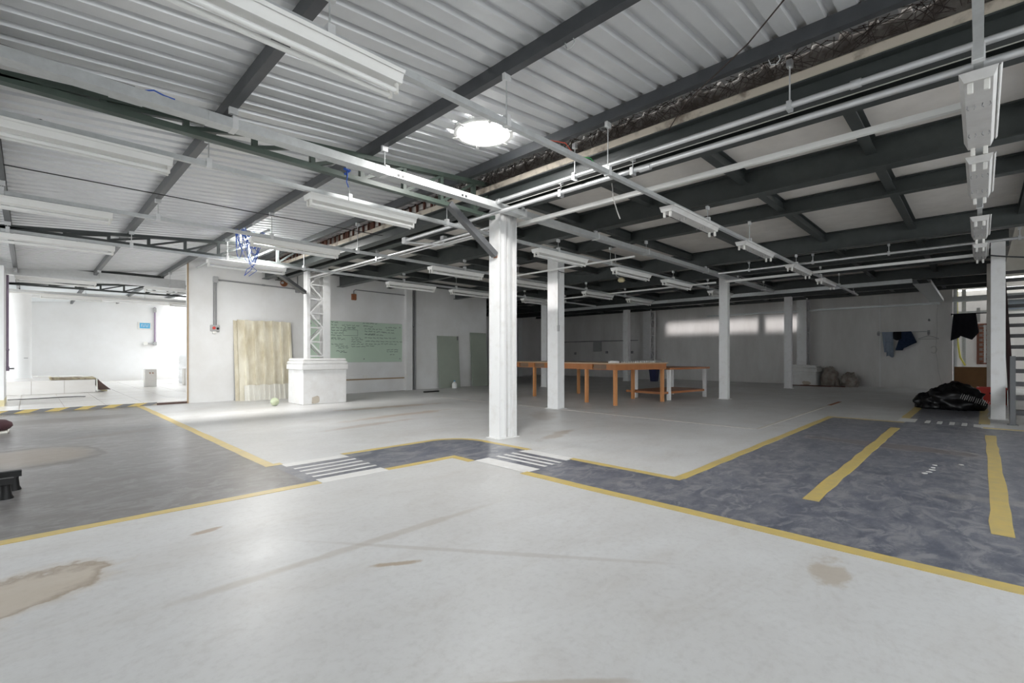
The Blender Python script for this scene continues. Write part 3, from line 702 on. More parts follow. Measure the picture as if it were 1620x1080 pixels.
# fluorescent fittings: one pattern with tubes, one with empty sockets
def make_fitting(tubes, m, label, group):
    L = 1.25; t = thing('fluorescent_fitting', (0, 0, 0), label, 'light fitting', group)
    prof = [(-0.083, 0.062), (-0.064, 0.008), (-0.05, 0.0), (0.05, 0.0), (0.064, 0.008), (0.083, 0.062), (0.089, 0.064), (0.068, 0.002), (0.052, -0.006), (-0.052, -0.006), (-0.068, 0.002), (-0.089, 0.064)]
    body = make('lamp_body', MB().prism([(-0.083, 0.06), (-0.06, 0.0), (0.06, 0.0), (0.083, 0.06)], (0, 0, 0.03), (L, 0, 0.03)), m, t)
    for s in (-1, 1):
        make('reflector_lip', MB().prism([(0, 0), (0.006, 0), (0.014, 0.016), (0.008, 0.016)], (0, s*0.079 - 0.004, 0.075), (L, s*0.079 - 0.004, 0.075)), m, body)
        for x in (0.015, L-0.035):
            make('lampholder', MB().cbox(x, x+0.022, s*0.034-0.013, s*0.034+0.013, -0.028, 0.032, 0.004), 'plastic_white', t)
        if tubes:
            make('fluorescent_tube', MB().tube([(0.032, s*0.034, -0.010), (L-0.03, s*0.034, -0.010)], 0.015, 10), 'tube_white', t)
        else:
            for x in (0.36, L-0.36):
                make('spring_clip', MB().tube([(x, s*0.034-0.016, 0.03), (x, s*0.034-0.02, 0.012), (x, s*0.034-0.012, 0.002)], 0.0025, 4), 'grey_pipe', t)
                make('spring_clip', MB().tube([(x, s*0.034+0.016, 0.03), (x, s*0.034+0.02, 0.012), (x, s*0.034+0.012, 0.002)], 0.0025, 4), 'grey_pipe', t)
    for x in (0.16, L-0.16):
        make('mounting_strap', MB().box(x-0.015, x+0.015, -0.018, 0.018, 0.088, 0.108), 'pale_galvanized', t)
    return t
protoA = make_fitting(True, 'lamp_white', 'white twin-tube fluorescent fitting hung below the corrugated roof', 'twin-tube fittings under the corrugated roof')
protoB = make_fitting(False, 'lamp_aged', 'aged white light fitting with empty sockets, in the row leading to the staircase column', 'empty fittings in the row by the staircase')
FITA = [(0.25, 2.42), (-0.42, 4.80), (1.95, 4.80), (-0.58, 7.12), (2.12, 7.12), (-0.35, 9.25), (2.1, 9.25)]
FITM = [(4.83, 2.42, 0), (7.07, 2.42, 0), (9.47, 2.42, 0), (11.65, 2.42, 0),
        (5.37, 4.80, 1), (7.54, 4.80, 1), (9.46, 4.80, 1), (11.9, 4.80, 1),
        (5.1, 7.12, 1), (7.1, 7.12, 1), (9.8, 7.12, 1), (11.9, 7.12, 1), (5.5, 9.25, 1), (7.25, 9.25, 1), (9.8, 9.25, 1)]
ZF = 2.575
ROWA = {2.42: 'white twin-tube fitting on the rail that passes beside the round skylight', 4.80: 'white twin-tube fitting below the corrugated roof on the rail just beyond the green truss',
        7.12: 'white twin-tube fitting below the corrugated roof on the rail between the two skylights', 9.25: 'white twin-tube fitting below the corrugated roof on the rail under the dark truss'}
ROWM = {2.42: '', 4.80: 'white twin-tube fitting under the dark mezzanine in the row over the conduit column', 7.12: 'white twin-tube fitting under the dark mezzanine in the row over the long table',
        9.25: 'white twin-tube fitting under the dark mezzanine in the row facing the green board'}
first = True
for x, y in FITA:
    o = protoA if first else clone(protoA, (x, y, ZF)); o.location = (x, y, ZF); first = False
    o['label'] = ROWA[y]; o['group'] = 'twin-tube fittings under the corrugated roof, row at %d m' % round(y)
for x, y, k in FITM:
    src = protoA if k else protoB
    o = clone(src, (x, y, ZF))
    if k: o['label'] = ROWM[y]; o['group'] = 'twin-tube fittings under the mezzanine, row at %d m' % round(y)
    else: o['label'] = 'white light fitting with bare sockets, in the rail row running past the white columns'; o['group'] = 'bare fittings under the mezzanine'
first = True
for x in (3.76, 5.38, 7.72, 9.62):
    o = protoB if first else clone(protoB, (x, 0.01, ZF)); o.location = (x, 0.01, ZF); first = False
for x, y in ((-0.2, 14.0), (1.9, 14.0), (3.9, 14.0), (3.0, 17.6), (0.2, 17.6)):
    o = clone(protoA, (x, y, ZF)); o['label'] = 'white twin-tube fitting hung inside the bright tiled room'; o['group'] = 'fittings in the tiled room'

# big cable tray along the truss line
def tray(name, pts, w, h, label, m='galvanized', joints=()):
    a, b = Vector(pts[0]), Vector(pts[1])
    t = thing(name, ((a+b)/2), label, 'cable tray')
    make('tray_channel', MB().channel(a, b, w, h, 0.003), m, t)
    for j in joints:
        p = a.lerp(b, j)
        if abs(b.x-a.x) > abs(b.y-a.y): make('splice_plate', MB().box(p.x-0.09, p.x+0.09, p.y-w/2-0.004, p.y+w/2+0.004, p.z-0.004, p.z+h*0.95), m, t)
        else: make('splice_plate', MB().box(p.x-w/2-0.004, p.x+w/2+0.004, p.y-0.09, p.y+0.09, p.z-0.004, p.z+h*0.95), m, t)
    return t
tr = tray('cable_tray', ((-3.0, 4.085, 2.775), (14.3, 4.085, 2.775)), 0.11, 0.07, 'long galvanized cable tray running past the fluted column', 'galvanized', (0.2, 0.232, 0.31, 0.405, 0.6, 0.8))
for xx in (-0.2, 1.1, 2.4, 4.33, 5.92, 7.42, 9.9, 11.75, 13.6):
    zt = beam_bottom(xx)
    make('hanger_rod', MB().tube([(xx, 4.085, 2.84), (xx, 4.085, zt)], 0.005, 6), 'galvanized', tr)
    make('hanger_clip', MB().box(xx-0.02, xx+0.02, 4.024, 4.146, 2.768, 2.86), 'pale_galvanized', tr)
    make('beam_clamp', MB().box(xx-0.03, xx+0.03, 4.07, 4.10, zt-0.05, zt+0.004), 'pale_galvanized', tr)
for xx in (2.52, 2.57, 3.32, 3.37):      # punched slots in the tray side
    make('punched_slot', MB().box(xx-0.012, xx+0.012, 4.027, 4.031, 2.785, 2.81), 'black_wire', tr)
tray('cable_tray', ((14.4, 1.14, 2.735), (14.4, 12.0, 2.735)), 0.11, 0.09, 'galvanized cross tray in front of the far columns', 'galvanized', (0.1, 0.3))
tray('cable_tray', ((14.4, 0.97, 2.70), (19.6, 0.97, 2.70)), 0.32, 0.08, 'wide grey duct turning toward the clothes rail wall', 'galvanized')
tray('cable_tray', ((19.55, 0.9, 2.62), (19.55, 8.0, 2.62)), 0.10, 0.06, 'cable tray fixed along the top of the far wall', 'galvanized')
tray('cable_tray', ((4.49, -0.05, 2.735), (4.49, 5.9, 2.735)), 0.042, 0.045, 'white cross rail linking the lighting rails under the slab edge', 'lamp_white')
tray('cable_tray', ((10.72, -0.05, 2.642), (10.72, 4.0, 2.642)), 0.045, 0.045, 'pale cross rail near the staircase column', 'lamp_white')
tray('cable_tray', ((-3.0, 15.0, 2.80), (2.9, 15.0, 2.80)), 0.12, 0.22, 'deep pale duct at the threshold of the tiled room', 'pale_galvanized', (0.5,))
tray('cable_tray', ((-3.0, 18.2, 2.70), (9.5, 18.2, 2.70)), 0.12, 0.10, 'white duct across the middle of the tiled room', 'lamp_white')
tray('cable_tray', ((6.98, 4.05, 2.66), (6.98, 7.0, 2.66)), 0.028, 0.028, 'thin pale cross conduit behind the conduit column', 'lamp_white')
tray('cable_tray', ((10.72, 4.2, 2.652), (10.72, 10.0, 2.652)), 0.035, 0.035, 'thin cross rail above the wooden tables', 'lamp_white')

def pipe(pts, r, label, m='bright_pipe', hangers=(), couplings=(), name='conduit_pipe'):
    t = thing(name, pts[0], label, 'pipe')
    make('pipe', MB().tube(pts, r, 12), m, t)
    for (x, y, z0, z1) in hangers:
        make('hanger_rod', MB().tube([(x, y, z0), (x, y, z1)], 0.006, 6), m, t)
        make('pipe_clamp', MB().box(x-r-0.008, x+r+0.008, y-0.016, y+0.016, z0-2*r-0.01, z0+0.012), m, t)
        make('beam_clip', MB().box(x-0.022, x+0.022, y-0.018, y+0.018, z1-0.05, z1), m, t)
    for (a, b) in couplings:
        make('coupling', MB().tube([a, b], r*1.3, 12), m, t)
    return t
pipe([(3.84, 4.03, 2.845), (3.84, -6, 2.845)], 0.022, 'upper bright steel pipe below the roof edge ending at the cable tray',
     hangers=[(3.84, 0.98, 2.86, 3.17), (3.84, 2.90, 2.86, 3.17)], couplings=[((3.84, 0.62, 2.845), (3.84, 0.56, 2.845)), ((3.84, 4.03, 2.845), (3.84, 3.98, 2.845))])
pipe([(3.93, 6.05, 2.762), (3.93, -6, 2.762)], 0.024, 'lower bright steel pipe crossing in front of the fluted column',
     hangers=[(3.93, 2.30, 2.775, 2.90), (3.93, 4.8, 2.775, 2.90), (3.93, 3.15, 2.775, 2.9)], couplings=[((3.93, 2.23, 2.755), (3.93, 2.12, 2.755))])
pipe([(4.32, 10.5, 2.758), (4.32, 4.6, 2.758)], 0.021, 'pale pipe running back to the white lattice column', hangers=[(4.32, 7.6, 2.775, 2.9)])
pipe([(4.42, 10.5, 2.75), (4.42, 4.6, 2.75)], 0.014, 'thin pale conduit running beside the pipe to the lattice column')
pipe([(10.1, 3.9, 2.758), (10.1, -2.8, 2.758)], 0.022, 'dull steel pipe hung below the deep beam near the staircase',
     hangers=[(10.1, 3.3, 2.778, 2.93), (10.1, 2.2, 2.778, 2.93), (10.1, 1.1, 2.778, 2.93), (10.1, -0.4, 2.778, 2.93)])
pipe([(-3, 15.0, 3.06), (2.44, 15.0, 3.06)], 0.03, 'dark pipe above the deep pale duct', 'dark_steel')
pipe([(2.62, 7.9, 3.00), (2.62, 12.39, 3.00)], 0.022, 'grey pipe beside the purlin leading to the wall corner', 'galvanized')
t = thing('conduit_elbow', (3.93, 6.07, 2.7), 'pale conduit elbow joining two junction boxes between the pipes', 'conduit')
make('junction_box', MB().cbox(3.89, 3.97, 6.05, 6.14, 2.71, 2.80, 0.006), 'pale_galvanized', t)
make('elbow', MB().tube([(3.95, 6.06, 2.73), (4.15, 5.9, 2.715), (4.30, 5.76, 2.70), (4.345, 5.73, 2.715), (4.35, 5.72, 2.78)], 0.016, 8), 'pale_galvanized', t)
make('junction_box', MB().cbox(4.31, 4.39, 5.68, 5.76, 2.76, 2.83, 0.006), 'pale_galvanized', t)

# wires
wire('guy_wire', [(3.97, 4.2, 2.84), (3.97, 1.0, 2.842), (3.97, -5, 2.845)], 'white_wire', 'thin pale wire stretched between the two bright pipes', 'wire', 0.004)
wire('hanging_cord', [onx(967, 283, 4.40), onx(969, 300, 4.40), onx(970, 313, 4.38), onx(976, 333, 4.36), onx(981, 346, 4.36)], 'white_wire', 'short pale cord dangling beside the white cross rail', 'cord', 0.006)
wire('roof_cable', [(-3, 6.7, 2.90), (0, 6.7, 2.885), (2.0, 6.7, 2.90), (3.9, 6.7, 2.93)], 'black_wire', 'thin black cable stretched under the corrugated sheets', 'cable', 0.006)
wire('roof_cable', [(2.75, 0.05, 3.17), (3.0, 0.7, 3.14), (3.35, 1.1, 3.12), (3.8, 1.75, 3.12), (3.93, 1.95, 3.02)], 'rust_wire', 'brown cable sagging from the purlin to the edge beam', 'cable', 0.005)
wire('loose_wire', [(2.62, 2.42, 2.735), (2.85, 2.47, 2.76), (3.05, 2.40, 2.77), (3.22, 2.44, 2.74), (3.4, 2.42, 2.735)], 'red_wire', 'loose red wire curling off the lighting rail near the skylight', 'wire', 0.004)
wire('loose_wire', [(2.45, 2.44, 2.735), (2.8, 2.44, 2.745), (3.1, 2.45, 2.75), (3.3, 2.43, 2.735)], 'black_wire', 'black cable lying along the rail near the skylight', 'wire', 0.007)
wire('loose_wire', [(3.28, 2.42, 2.735), (3.4, 2.40, 2.75), (3.5, 2.42, 2.735)], 'green_wire', 'short green wire end on the rail near the skylight', 'wire', 0.004)
wire('loose_wire', [(-0.9, 4.06, 2.85), (-0.3, 4.06, 2.858), (0.1, 4.07, 2.85), (0.5, 4.05, 2.848)], 'rust_wire', 'dark braided cable lying on the long cable tray', 'cable', 0.009)
wire('loose_wire', [(0.55, 4.04, 2.845), (0.60, 4.03, 2.862), (0.66, 4.035, 2.85), (0.72, 4.03, 2.845)], 'blue_wire', 'short blue wire on the long cable tray', 'wire', 0.005)
for (x, y) in ((0.0, 4.80), (2.7, 4.80), (5.0, 2.42), (0.35, 9.25), (5.6, 4.80)):
    wire('lead_wire', [(x, y+0.01, 2.73), (x+0.06, y+0.03, 2.75), (x+0.12, y+0.03, 2.72), (x+0.15, y+0.02, 2.665)], 'black_wire', 'short black supply lead looping from a rail into a fitting', 'wire', 0.005, 'supply leads of the fittings')
wire('sagging_cable', catenary((10.9, 0.02, 2.70), (11.6, -1.8, 2.66), 0.10, 10), 'black_wire', 'black cable sagging past the head of the cream column', 'cable', 0.012)
# blue cable bundle hanging from purlin and second truss
bx, by, bz = 2.42, 8.3, 3.03
mb_all = []
random.seed(11)
t = thing('blue_cable_bundle', (bx, by, bz-0.5), 'tangled bundle of blue cables hanging from the purlin', 'cable bundle')
for k in range(16):
    a = Vector((bx+random.uniform(-.12, .10), by+random.uniform(-.2, .2), bz-0.005))
    b = Vector((bx+random.uniform(-.20, .28), by+random.uniform(-.35, .2), bz-random.uniform(0.0, 0.06)))
    sag = random.uniform(0.12, 0.52)
    make('cable', MB().tube(catenary(a, b, sag, 10, 0.012), 0.005, 5), 'blue_wire', t)
for k in range(3):
    a = Vector((bx+0.08+0.02*k, by, bz)); pts = [a + Vector((random.uniform(-.02, .02)*i, 0.02*i, -0.10*i)) for i in range(8)]
    make('cable_end', MB().tube(pts, 0.005, 5), 'blue_wire', t)
make('tie_block', MB().cbox(bx-0.05, bx+0.05, by-0.05, by+0.04, bz-0.06, bz, 0.006), 'grey_box', t)
t = thing('blue_strap', (2.13, 4.36, 2.55), 'small knot of blue cord tied under the green truss', 'cord')
p = ony(549, 268, 4.36)
make('knot', MB().tube([p+Vector((-.03, 0, 0)), p+Vector((0, -.03, -.02)), p+Vector((.03, 0, .0)), p+Vector((0, .03, -.03)), p+Vector((-.02, 0, -.05))], 0.012, 6), 'blue_wire', t)
make('loose_end', MB().tube([p, p+Vector((.005, 0, -.06)), p+Vector((-.005, 0, -.12)), p+Vector((.015, 0, -.17))], 0.005, 5), 'blue_wire', t)
# steel hook on the purlin
for (xx, yy) in ((2.4, 1.87), (3.7, 1.05)):
    z = zc(xx)
    wire('steel_hook', [(xx+.02, yy-.03, z+.005), (xx+.02, yy-.04, z-.03), (xx+.02, yy-.015, z-.055), (xx+.02, yy+.02, z-.045), (xx+.02, yy+.035, z-.0)], 'galvanized', 'small bent steel hook under a roof purlin', 'hook', 0.004, 'hooks under the purlins')
p = onx(643, 383, 4.0)
wire('steel_hook', [p+Vector((0, -.03, .05)), p+Vector((0, -.04, 0)), p+Vector((0, 0, -.04)), p+Vector((0, .04, 0)), p+Vector((0, .03, .05))], 'galvanized', 'bent wire hook on the edge beam beyond the truss', 'hook', 0.004)
# round skylights
def skylight(x, y, label, watt):
    z = zc(x)+SHEET
    t = thing('round_skylight', (x, y, z-0.07), label, 'skylight')
    make('diffuser', MB().lathe([(0.02, -0.055), (0.16, -0.05), (0.235, -0.03), (0.25, 0.0)], (x, y, z-0.012), 40), 'glow', t)
    mb = MB(); n = 40
    rings = [[(x+r*math.cos(2*PI*k/n), y+r*math.sin(2*PI*k/n), z+dz) for k in range(n)] for r, dz in ((0.252, -0.02), (0.252, -0.045), (0.285, -0.045), (0.285, 0.0), (0.252, -0.02))]
    mb.loft(rings, False, False); make('rim', mb, 'tube_white', t)
    for k in range(6):
        a = 2*PI*k/6; make('rim_clip', MB().bar((x+0.24*math.cos(a), y+0.24*math.sin(a), z-0.05), (x+0.31*math.cos(a), y+0.31*math.sin(a), z-0.05), 0.03, 0.008), 'tube_white', t)
    L = bpy.data.lights.new('skylight_glow', 'AREA'); L.shape = 'DISK'; L.size = 0.45; L.energy = watt; L.color = (1, 0.98, 0.95)
    lo = bpy.data.objects.new('skylight_glow', L); C.objects.link(lo); lo.parent = t; lo.location = (0, 0, -0.02)
    return t
skylight(3.06, 3.40, 'glowing round skylight between the purlins near the lighting rail', 12)
skylight(2.98, 9.45, 'glowing round skylight above the blue cable bundle', 80)

# ================================================================== THINGS ON THE BACK WALL
t = thing('wall_conduit', (2.97, 12.38, 1.6), 'grey surface conduit run with a red socket box on the white wall', 'conduit')
make('vertical_pipe', MB().tube([(2.94, 12.375, 1.72), (2.94, 12.375, 2.72)], 0.014, 8), 'grey_pipe', t)
make('vertical_pipe', MB().tube([(2.985, 12.375, 1.72), (2.985, 12.375, 2.72)], 0.014, 8), 'grey_pipe', t)
make('corner_box', MB().cbox(2.92, 3.02, 12.34, 12.40, 2.70, 2.84, 0.008), 'grey_box', t)
make('horizontal_pipe', MB().tube([(3.0, 12.375, 2.77), (4.79, 12.375, 2.73)], 0.016, 8), 'grey_pipe', t)
make('coupling', MB().tube([(3.95, 12.375, 2.75), (4.02, 12.375, 2.748)], 0.022, 8), 'grey_pipe', t)
make('end_box', MB().cbox(4.74, 4.85, 12.34, 12.40, 2.64, 2.78, 0.008), 'grey_pipe', t)
make('riser_pipe', MB().tube([(4.79, 12.375, 2.78), (4.79, 12.375, 3.1)], 0.014, 8), 'grey_pipe', t)
sb = make('socket_box', MB().cbox(2.87, 3.05, 12.35, 12.40, 1.60, 1.74, 0.008), 'grey_box', t)
make('red_socket', MB().tube([(2.935, 12.352, 1.67), (2.935, 12.325, 1.67)], 0.032, 12), 'red_plastic', sb)
make('socket', MB().tube([(3.01, 12.352, 1.66), (3.01, 12.33, 1.66)], 0.026, 12), 'black_rubber', sb)
make('lower_socket', MB().cbox(2.91, 2.99, 12.36, 12.40, 1.54, 1.60, 0.006), 'plastic_white', t)
t = thing('rusty_bracket', (4.46, 12.38, 2.78), 'rusty round bracket fixed high on the white wall', 'bracket')
make('disc', MB().tube([(4.46, 12.395, 2.85), (4.46, 12.36, 2.85)], 0.085, 16), 'rust', t)
make('stub', MB().tube([(4.41, 12.37, 2.85), (4.41, 12.32, 2.85)], 0.03, 10), 'grey_box', t)
t = thing('wall_conduit', (6.35, 12.38, 2.5), 'grey conduit with an orange-brown box above the green board', 'conduit')
make('pipe', MB().tube([(6.31, 12.37, 2.74), (6.31, 12.37, 2.83), (6.36, 12.37, 2.87), (7.95, 12.37, 2.86)], 0.014, 8), 'grey_pipe', t)
make('outlet_box', MB().cbox(6.25, 6.38, 12.34, 12.40, 2.58, 2.75, 0.008), 'rust', t)
for (x, lab) in ((8.20, 'dark grey drainpipe standing in the wall corner beside the pilaster'), (8.30, 'second dark grey pipe beside the drainpipe at the pilaster')):
    t = thing('drain_pipe', (x, 12.35, 0), lab, 'pipe')
    make('pipe', MB().tube([(x, 12.35, 0.0), (x, 12.35, 3.05)], 0.035, 10), 'grey_pipe', t)
    make('pipe_clip', MB().box(x-0.045, x+0.045, 12.36, 12.40, 1.9, 1.94), 'grey_pipe', t)
# green writing board
t = thing('writing_board', (6.7, 12.39, 0.86), 'long green glass board covered with handwritten notes', 'board')
make('board', MB().cbox(5.03, 7.86, 12.374, 12.392, 0.86, 1.98, 0.006), 'green_board', t)
for x in (5.12, 6.62, 7.78):
    for z in (0.95, 1.88):
        make('standoff', MB().tube([(x, 12.40, z), (x, 12.366, z)], 0.018, 10), 'grey_pipe', t)
random.seed(21)
mb = MB()
def scribble(x0, z0, L, h=0.022):
    x = x0; pts = []
    while x < x0+L:
        wl_ = random.uniform(0.05, 0.14)
        n = max(3, int(wl_/0.011)); pts = [(x+wl_*i/n, z0+random.uniform(-h, h)*0.8) for i in range(n+1)]
        for (a, b) in zip(pts[:-1], pts[1:]):
            w_ = 0.006
            mb.add([(a[0], 12.3725, a[1]-w_), (b[0], 12.3725, b[1]-w_), (b[0], 12.3725, b[1]+w_), (a[0], 12.3725, a[1]+w_)], [(0, 1, 2, 3)])
        x += wl_+0.03
def zat(u, v): return ony(u, v, 12.37)
for (u0, u1, v) in ((524, 536, 509), (524, 533, 513.5), (541, 566, 514), (524, 560, 518), (545, 560, 517), (524, 548, 522), (524, 540, 526), (524, 538, 530), (524, 540, 534), (524, 541, 536),
                    (556, 568, 534), (556, 570, 537), (556, 571, 540.5), (556, 572, 544), (556, 573, 548), (524, 543, 544), (531, 549, 547), (535, 549, 550), (532, 546, 555), (538, 550, 557),
                    (574, 596, 511), (577, 591, 516), (577, 604, 520), (577, 606, 524), (577, 595, 528), (587, 603, 529.5), (577, 584, 529), (577, 625, 534), (578, 632, 539.5), (578, 600, 544), (579, 588, 547), (603, 626, 544),
                    (610, 624, 518), (612, 624, 522), (606, 624, 526), (612, 629, 553), (612, 630, 556), (617, 622, 561)):
    a = zat(u0, v); b = zat(u1, v); scribble(a.x, a.z, b.x-a.x, 0.02)
for (u0, v0, u1, v1) in ((543, 521, 566, 531),):
    a = zat(u0, v0); b = zat(u1, v1)
    for q in ((a.x, b.x, a.z, a.z), (a.x, b.x, b.z, b.z)): mb.add([(q[0], 12.3725, q[2]-.004), (q[1], 12.3725, q[2]-.004), (q[1], 12.3725, q[2]+.004), (q[0], 12.3725, q[2]+.004)], [(0, 1, 2, 3)])
    for xq in (a.x, b.x): mb.add([(xq-.004, 12.3725, b.z), (xq+.004, 12.3725, b.z), (xq+.004, 12.3725, a.z), (xq-.004, 12.3725, a.z)], [(0, 1, 2, 3)])
o = make('handwriting', mb, 'ink', t); o['kind'] = 'stuff'; o['label'] = 'dense handwritten marker notes'
tag(make('wall_socket', MB().cbox(6.58, 6.70, 12.335, 12.35, 0.42, 0.49, 0.004), 'plastic_white'), 'small white power socket on the trunking under the green board', 'socket')
# leaning corrugated sheets
def corr_panel(name, x0, x1, ybot, ytop, z0, z1, ribs, m, label):
    prof = []; wv = (x1-x0)/ribs
    for r in range(ribs):
        b = x0+r*wv; prof += [(b, 0), (b+wv*0.68, 0), (b+wv*0.74, -0.036), (b+wv*0.96, -0.036)]
    prof += [(x1, 0)]
    n = len(prof); mb = MB(); A = []; B = []
    for off in (0.0, 0.008):
        A.append([(x, ybot+d+off, z0) for x, d in prof]); B.append([(x, ytop+d+off, z1+0.012*math.sin(x*23)) for x, d in prof])
    mb.add(A[0]+B[0], [(j, j+1, n+j+1, n+j) for j in range(n-1)])
    mb.add(A[1]+B[1], [(j, n+j, n+j+1, j+1) for j in range(n-1)])
    for R in (A, B): mb.add(R[0]+R[1], [(j, j+1, n+j+1, n+j) for j in range(n-1)])
    mb.add([A[0][0], A[1][0], B[1][0], B[0][0]], [(0, 1, 2, 3)]); mb.add([A[0][-1], A[1][-1], B[1][-1], B[0][-1]], [(3, 2, 1, 0)])
    return tag(make(name, mb, m), label, 'roofing sheet')
corr_panel('corrugated_sheet', 3.40, 4.60, 12.12, 12.33, 0.0, 1.88, 6, 'cream_sheet', 'tall cream corrugated sheet leaning against the white wall')
corr_panel('corrugated_sheet', 3.33, 4.52, 12.19, 12.39, 0.0, 1.86, 7, 'cream_sheet', 'second cream corrugated sheet leaning behind the tall one')
corr_panel('corrugated_sheet', 3.48, 4.50, 12.04, 12.09, 0.0, 0.36, 9, 'white_sheet', 'short offcut of corrugated sheet propped in front of the tall one')
t = thing('ball', (3.60, 10.5, 0), 'pale green ball on the floor near the chipped pedestal', 'ball')
R_ = 0.085; mb = MB(); mb.lathe([(0.002, 0.0)] + [(R_*math.sin(PI*k/14), R_-R_*math.cos(PI*k/14)) for k in range(1, 14)] + [(0.002, 2*R_)], (3.60, 10.5, 0), 24); make('shell', mb, 'ball_green', t)
make('seam', MB().tube([(3.60+(R_+.0005)*math.cos(a)*0.8, 10.5+(R_+.0005)*math.sin(a), R_+(R_+.0005)*math.cos(a)*0.6) for a in [2*PI*k/24 for k in range(25)]], 0.002, 5), 'pale_yellow', t)
make('valve', MB().lathe([(0.012, 0), (0.010, 0.006), (0.004, 0.008)], (3.60, 10.5, 2*R_-0.002), 10), 'white_sheet', t)
# green panels and small things by the back wall
for (u0, u1, vt, lab) in ((694, 727, 531, 'pale green door-sized panel leaning on the wall, with a small latch'), (746, 771, 526, 'second pale green panel leaning on the wall beyond the latch panel')):
    a = ony(u0, 613, 12.3); b = ony(u1, 613, 12.3); h = ony(u0, vt, 12.36).z
    t = thing('green_panel', ((a.x+b.x)/2, 12.3, 0), lab, 'panel')
    make('panel', MB().add([(a.x, 12.25, 0), (b.x, 12.25, 0), (b.x, 12.37, h), (a.x, 12.37, h), (a.x, 12.275, 0), (b.x, 12.275, 0), (b.x, 12.395, h), (a.x, 12.395, h)],
         [(0, 1, 2, 3), (5, 4, 7, 6), (0, 4, 5, 1), (3, 2, 6, 7), (0, 3, 7, 4), (1, 5, 6, 2)]), 'green_panel', t)
    if u0 == 694: make('latch', MB().box(b.x-0.06, b.x-0.03, 12.32, 12.37, 1.55, 1.68), 'grey_pipe', t)
p = onz(720, 614)
t = thing('plastic_jug', (p.x, 12.0, 0), 'small white translucent jug on the floor by the latch panel', 'jug')
make('body', MB().lathe([(0.075, 0), (0.085, 0.02), (0.085, 0.14), (0.06, 0.18), (0.03, 0.2), (0.028, 0.22)], (p.x, 12.0, 0), 16), 'tube_white', t)
make('cap', MB().lathe([(0.032, 0.22), (0.032, 0.245), (0.02, 0.25)], (p.x, 12.0, 0), 12), 'sign_blue', t)
p = onz(682, 620); tag(make('floor_bar', MB().cbox(p.x-0.25, p.x+0.25, p.y-0.06, p.y+0.03, 0, 0.035, 0.006), 'black_rubber'), 'short black bar lying on the floor near the drainpipes', 'bar')

# ================================================================== TILED ROOM THINGS
PY, PX1, PZ = 16.85, 1.24, 0.41
t = thing('tiled_platform', (0, 18, TZ), 'low platform faced with white tiles in the bright side room', 'platform')
make('core', MB().box(-4.5, PX1-0.01, PY, 21.15, TZ, PZ-0.01), 'grout', t)
for k in range(-7, 2):
    x0 = 0.04 + k*0.60
    make('facing_tile', MB().box(x0+0.003, min(x0+0.597, PX1), PY-0.015, PY+0.002, TZ+0.004, PZ-0.008), 'tile', t)
    for j in range(7):
        y0 = PY-0.015+j*0.61
        make('top_tile', MB().box(x0+0.003, min(x0+0.597, PX1+0.005), y0+0.003, y0+0.607, PZ-0.012, PZ), 'tile', t)
make('end_facing', MB().box(PX1-0.012, PX1+0.002, PY, 21.1, TZ+0.004, PZ-0.013), 'tile', t)
t = thing('rug', (0.9, PY+0.4, PZ), 'patterned rug lying along the platform edge and drooping off its end', 'rug')
mb = MB(); path = [(0.40+0.84*i/8, PZ+0.036+0.006*math.sin(i*1.7)) for i in range(9)] + [(PX1+0.035, PZ+0.02), (PX1+0.05, PZ-0.1), (PX1+0.07, PZ-0.2), (PX1+0.12, TZ+0.06), (PX1+0.25, TZ+0.04)]
top = [(px, PY+0.02, pz) for px, pz in path]; bot = [(px, PY+0.85, pz+0.02) for px, pz in path]
N = len(path)
mb.add(top+bot, [(i, i+1, N+i+1, N+i) for i in range(N-1)])
mb.add([(x, y, z-0.028) for x, y, z in top+bot], [(i, N+i, N+i+1, i+1) for i in range(N-1)])
mb.add(top+[(x, y, z-0.028) for x, y, z in top], [(i, N+i, N+i+1, i+1) for i in range(N-1)])
make('rug_cloth', mb, 'rug_top', t)
make('rug_roll', MB().tube([(0.40, PY+0.05, PZ+0.045), (0.40, PY+0.85, PZ+0.045)], 0.034, 10), 'rug_top', t)
mb = MB(); fl = []
for i in range(9):
    a = i/8; fl.append([(PX1+0.05+0.27*s_*(a**1.2), PY-0.02-0.06*math.sin(a*PI)*s_, PZ+0.02-0.30*a) for s_ in (0, 0.35, 0.7, 1.0)])
mb.loft(fl, False, True, False); make('drooping_end', mb, 'rug_back', t)
make('pale_edge', MB().tube([(PX1+0.03, PY-0.025, PZ+0.02), (PX1+0.035, PY-0.03, PZ-0.1), (PX1+0.04, PY-0.03, TZ+0.1), (PX1+0.05, PY-0.03, TZ+0.03)], 0.016, 8), 'white_sheet', t)
wire('floor_cable', [(-0.33, 15.1, TZ+0.012), (0.1, 15.05, TZ+0.014), (0.5, 15.2, TZ+0.012), (0.8, 15.15, TZ+0.014), (0.93, 15.0, TZ+0.016)], 'black_wire', 'dark cable lying on the tiles in front of the platform', 'cable', 0.010)
for (x0, x1, y, lab) in ((2.52, 2.83, 18.5, 'low white plinth with two tap stubs on the tiled floor'), (3.57, 3.9, 18.7, 'second low white plinth half hidden by the wall corner')):
    t = thing('white_plinth', ((x0+x1)/2, y+0.1, TZ), lab, 'plinth')
    make('block', MB().cbox(x0, x1, y, y+0.22, TZ, 0.62, 0.01), 'tile', t)
    for s_ in (0.42, 0.66):
        make('tap_stub', MB().tube([(x0+(x1-x0)*s_, y, 0.51), (x0+(x1-x0)*s_, y-0.04, 0.51), (x0+(x1-x0)*s_, y-0.045, 0.48)], 0.012, 8), 'rust', t)
t = thing('ribbed_tank', (4.05, 20.3, TZ), 'white ribbed tank with a domed top behind the plinths', 'tank')
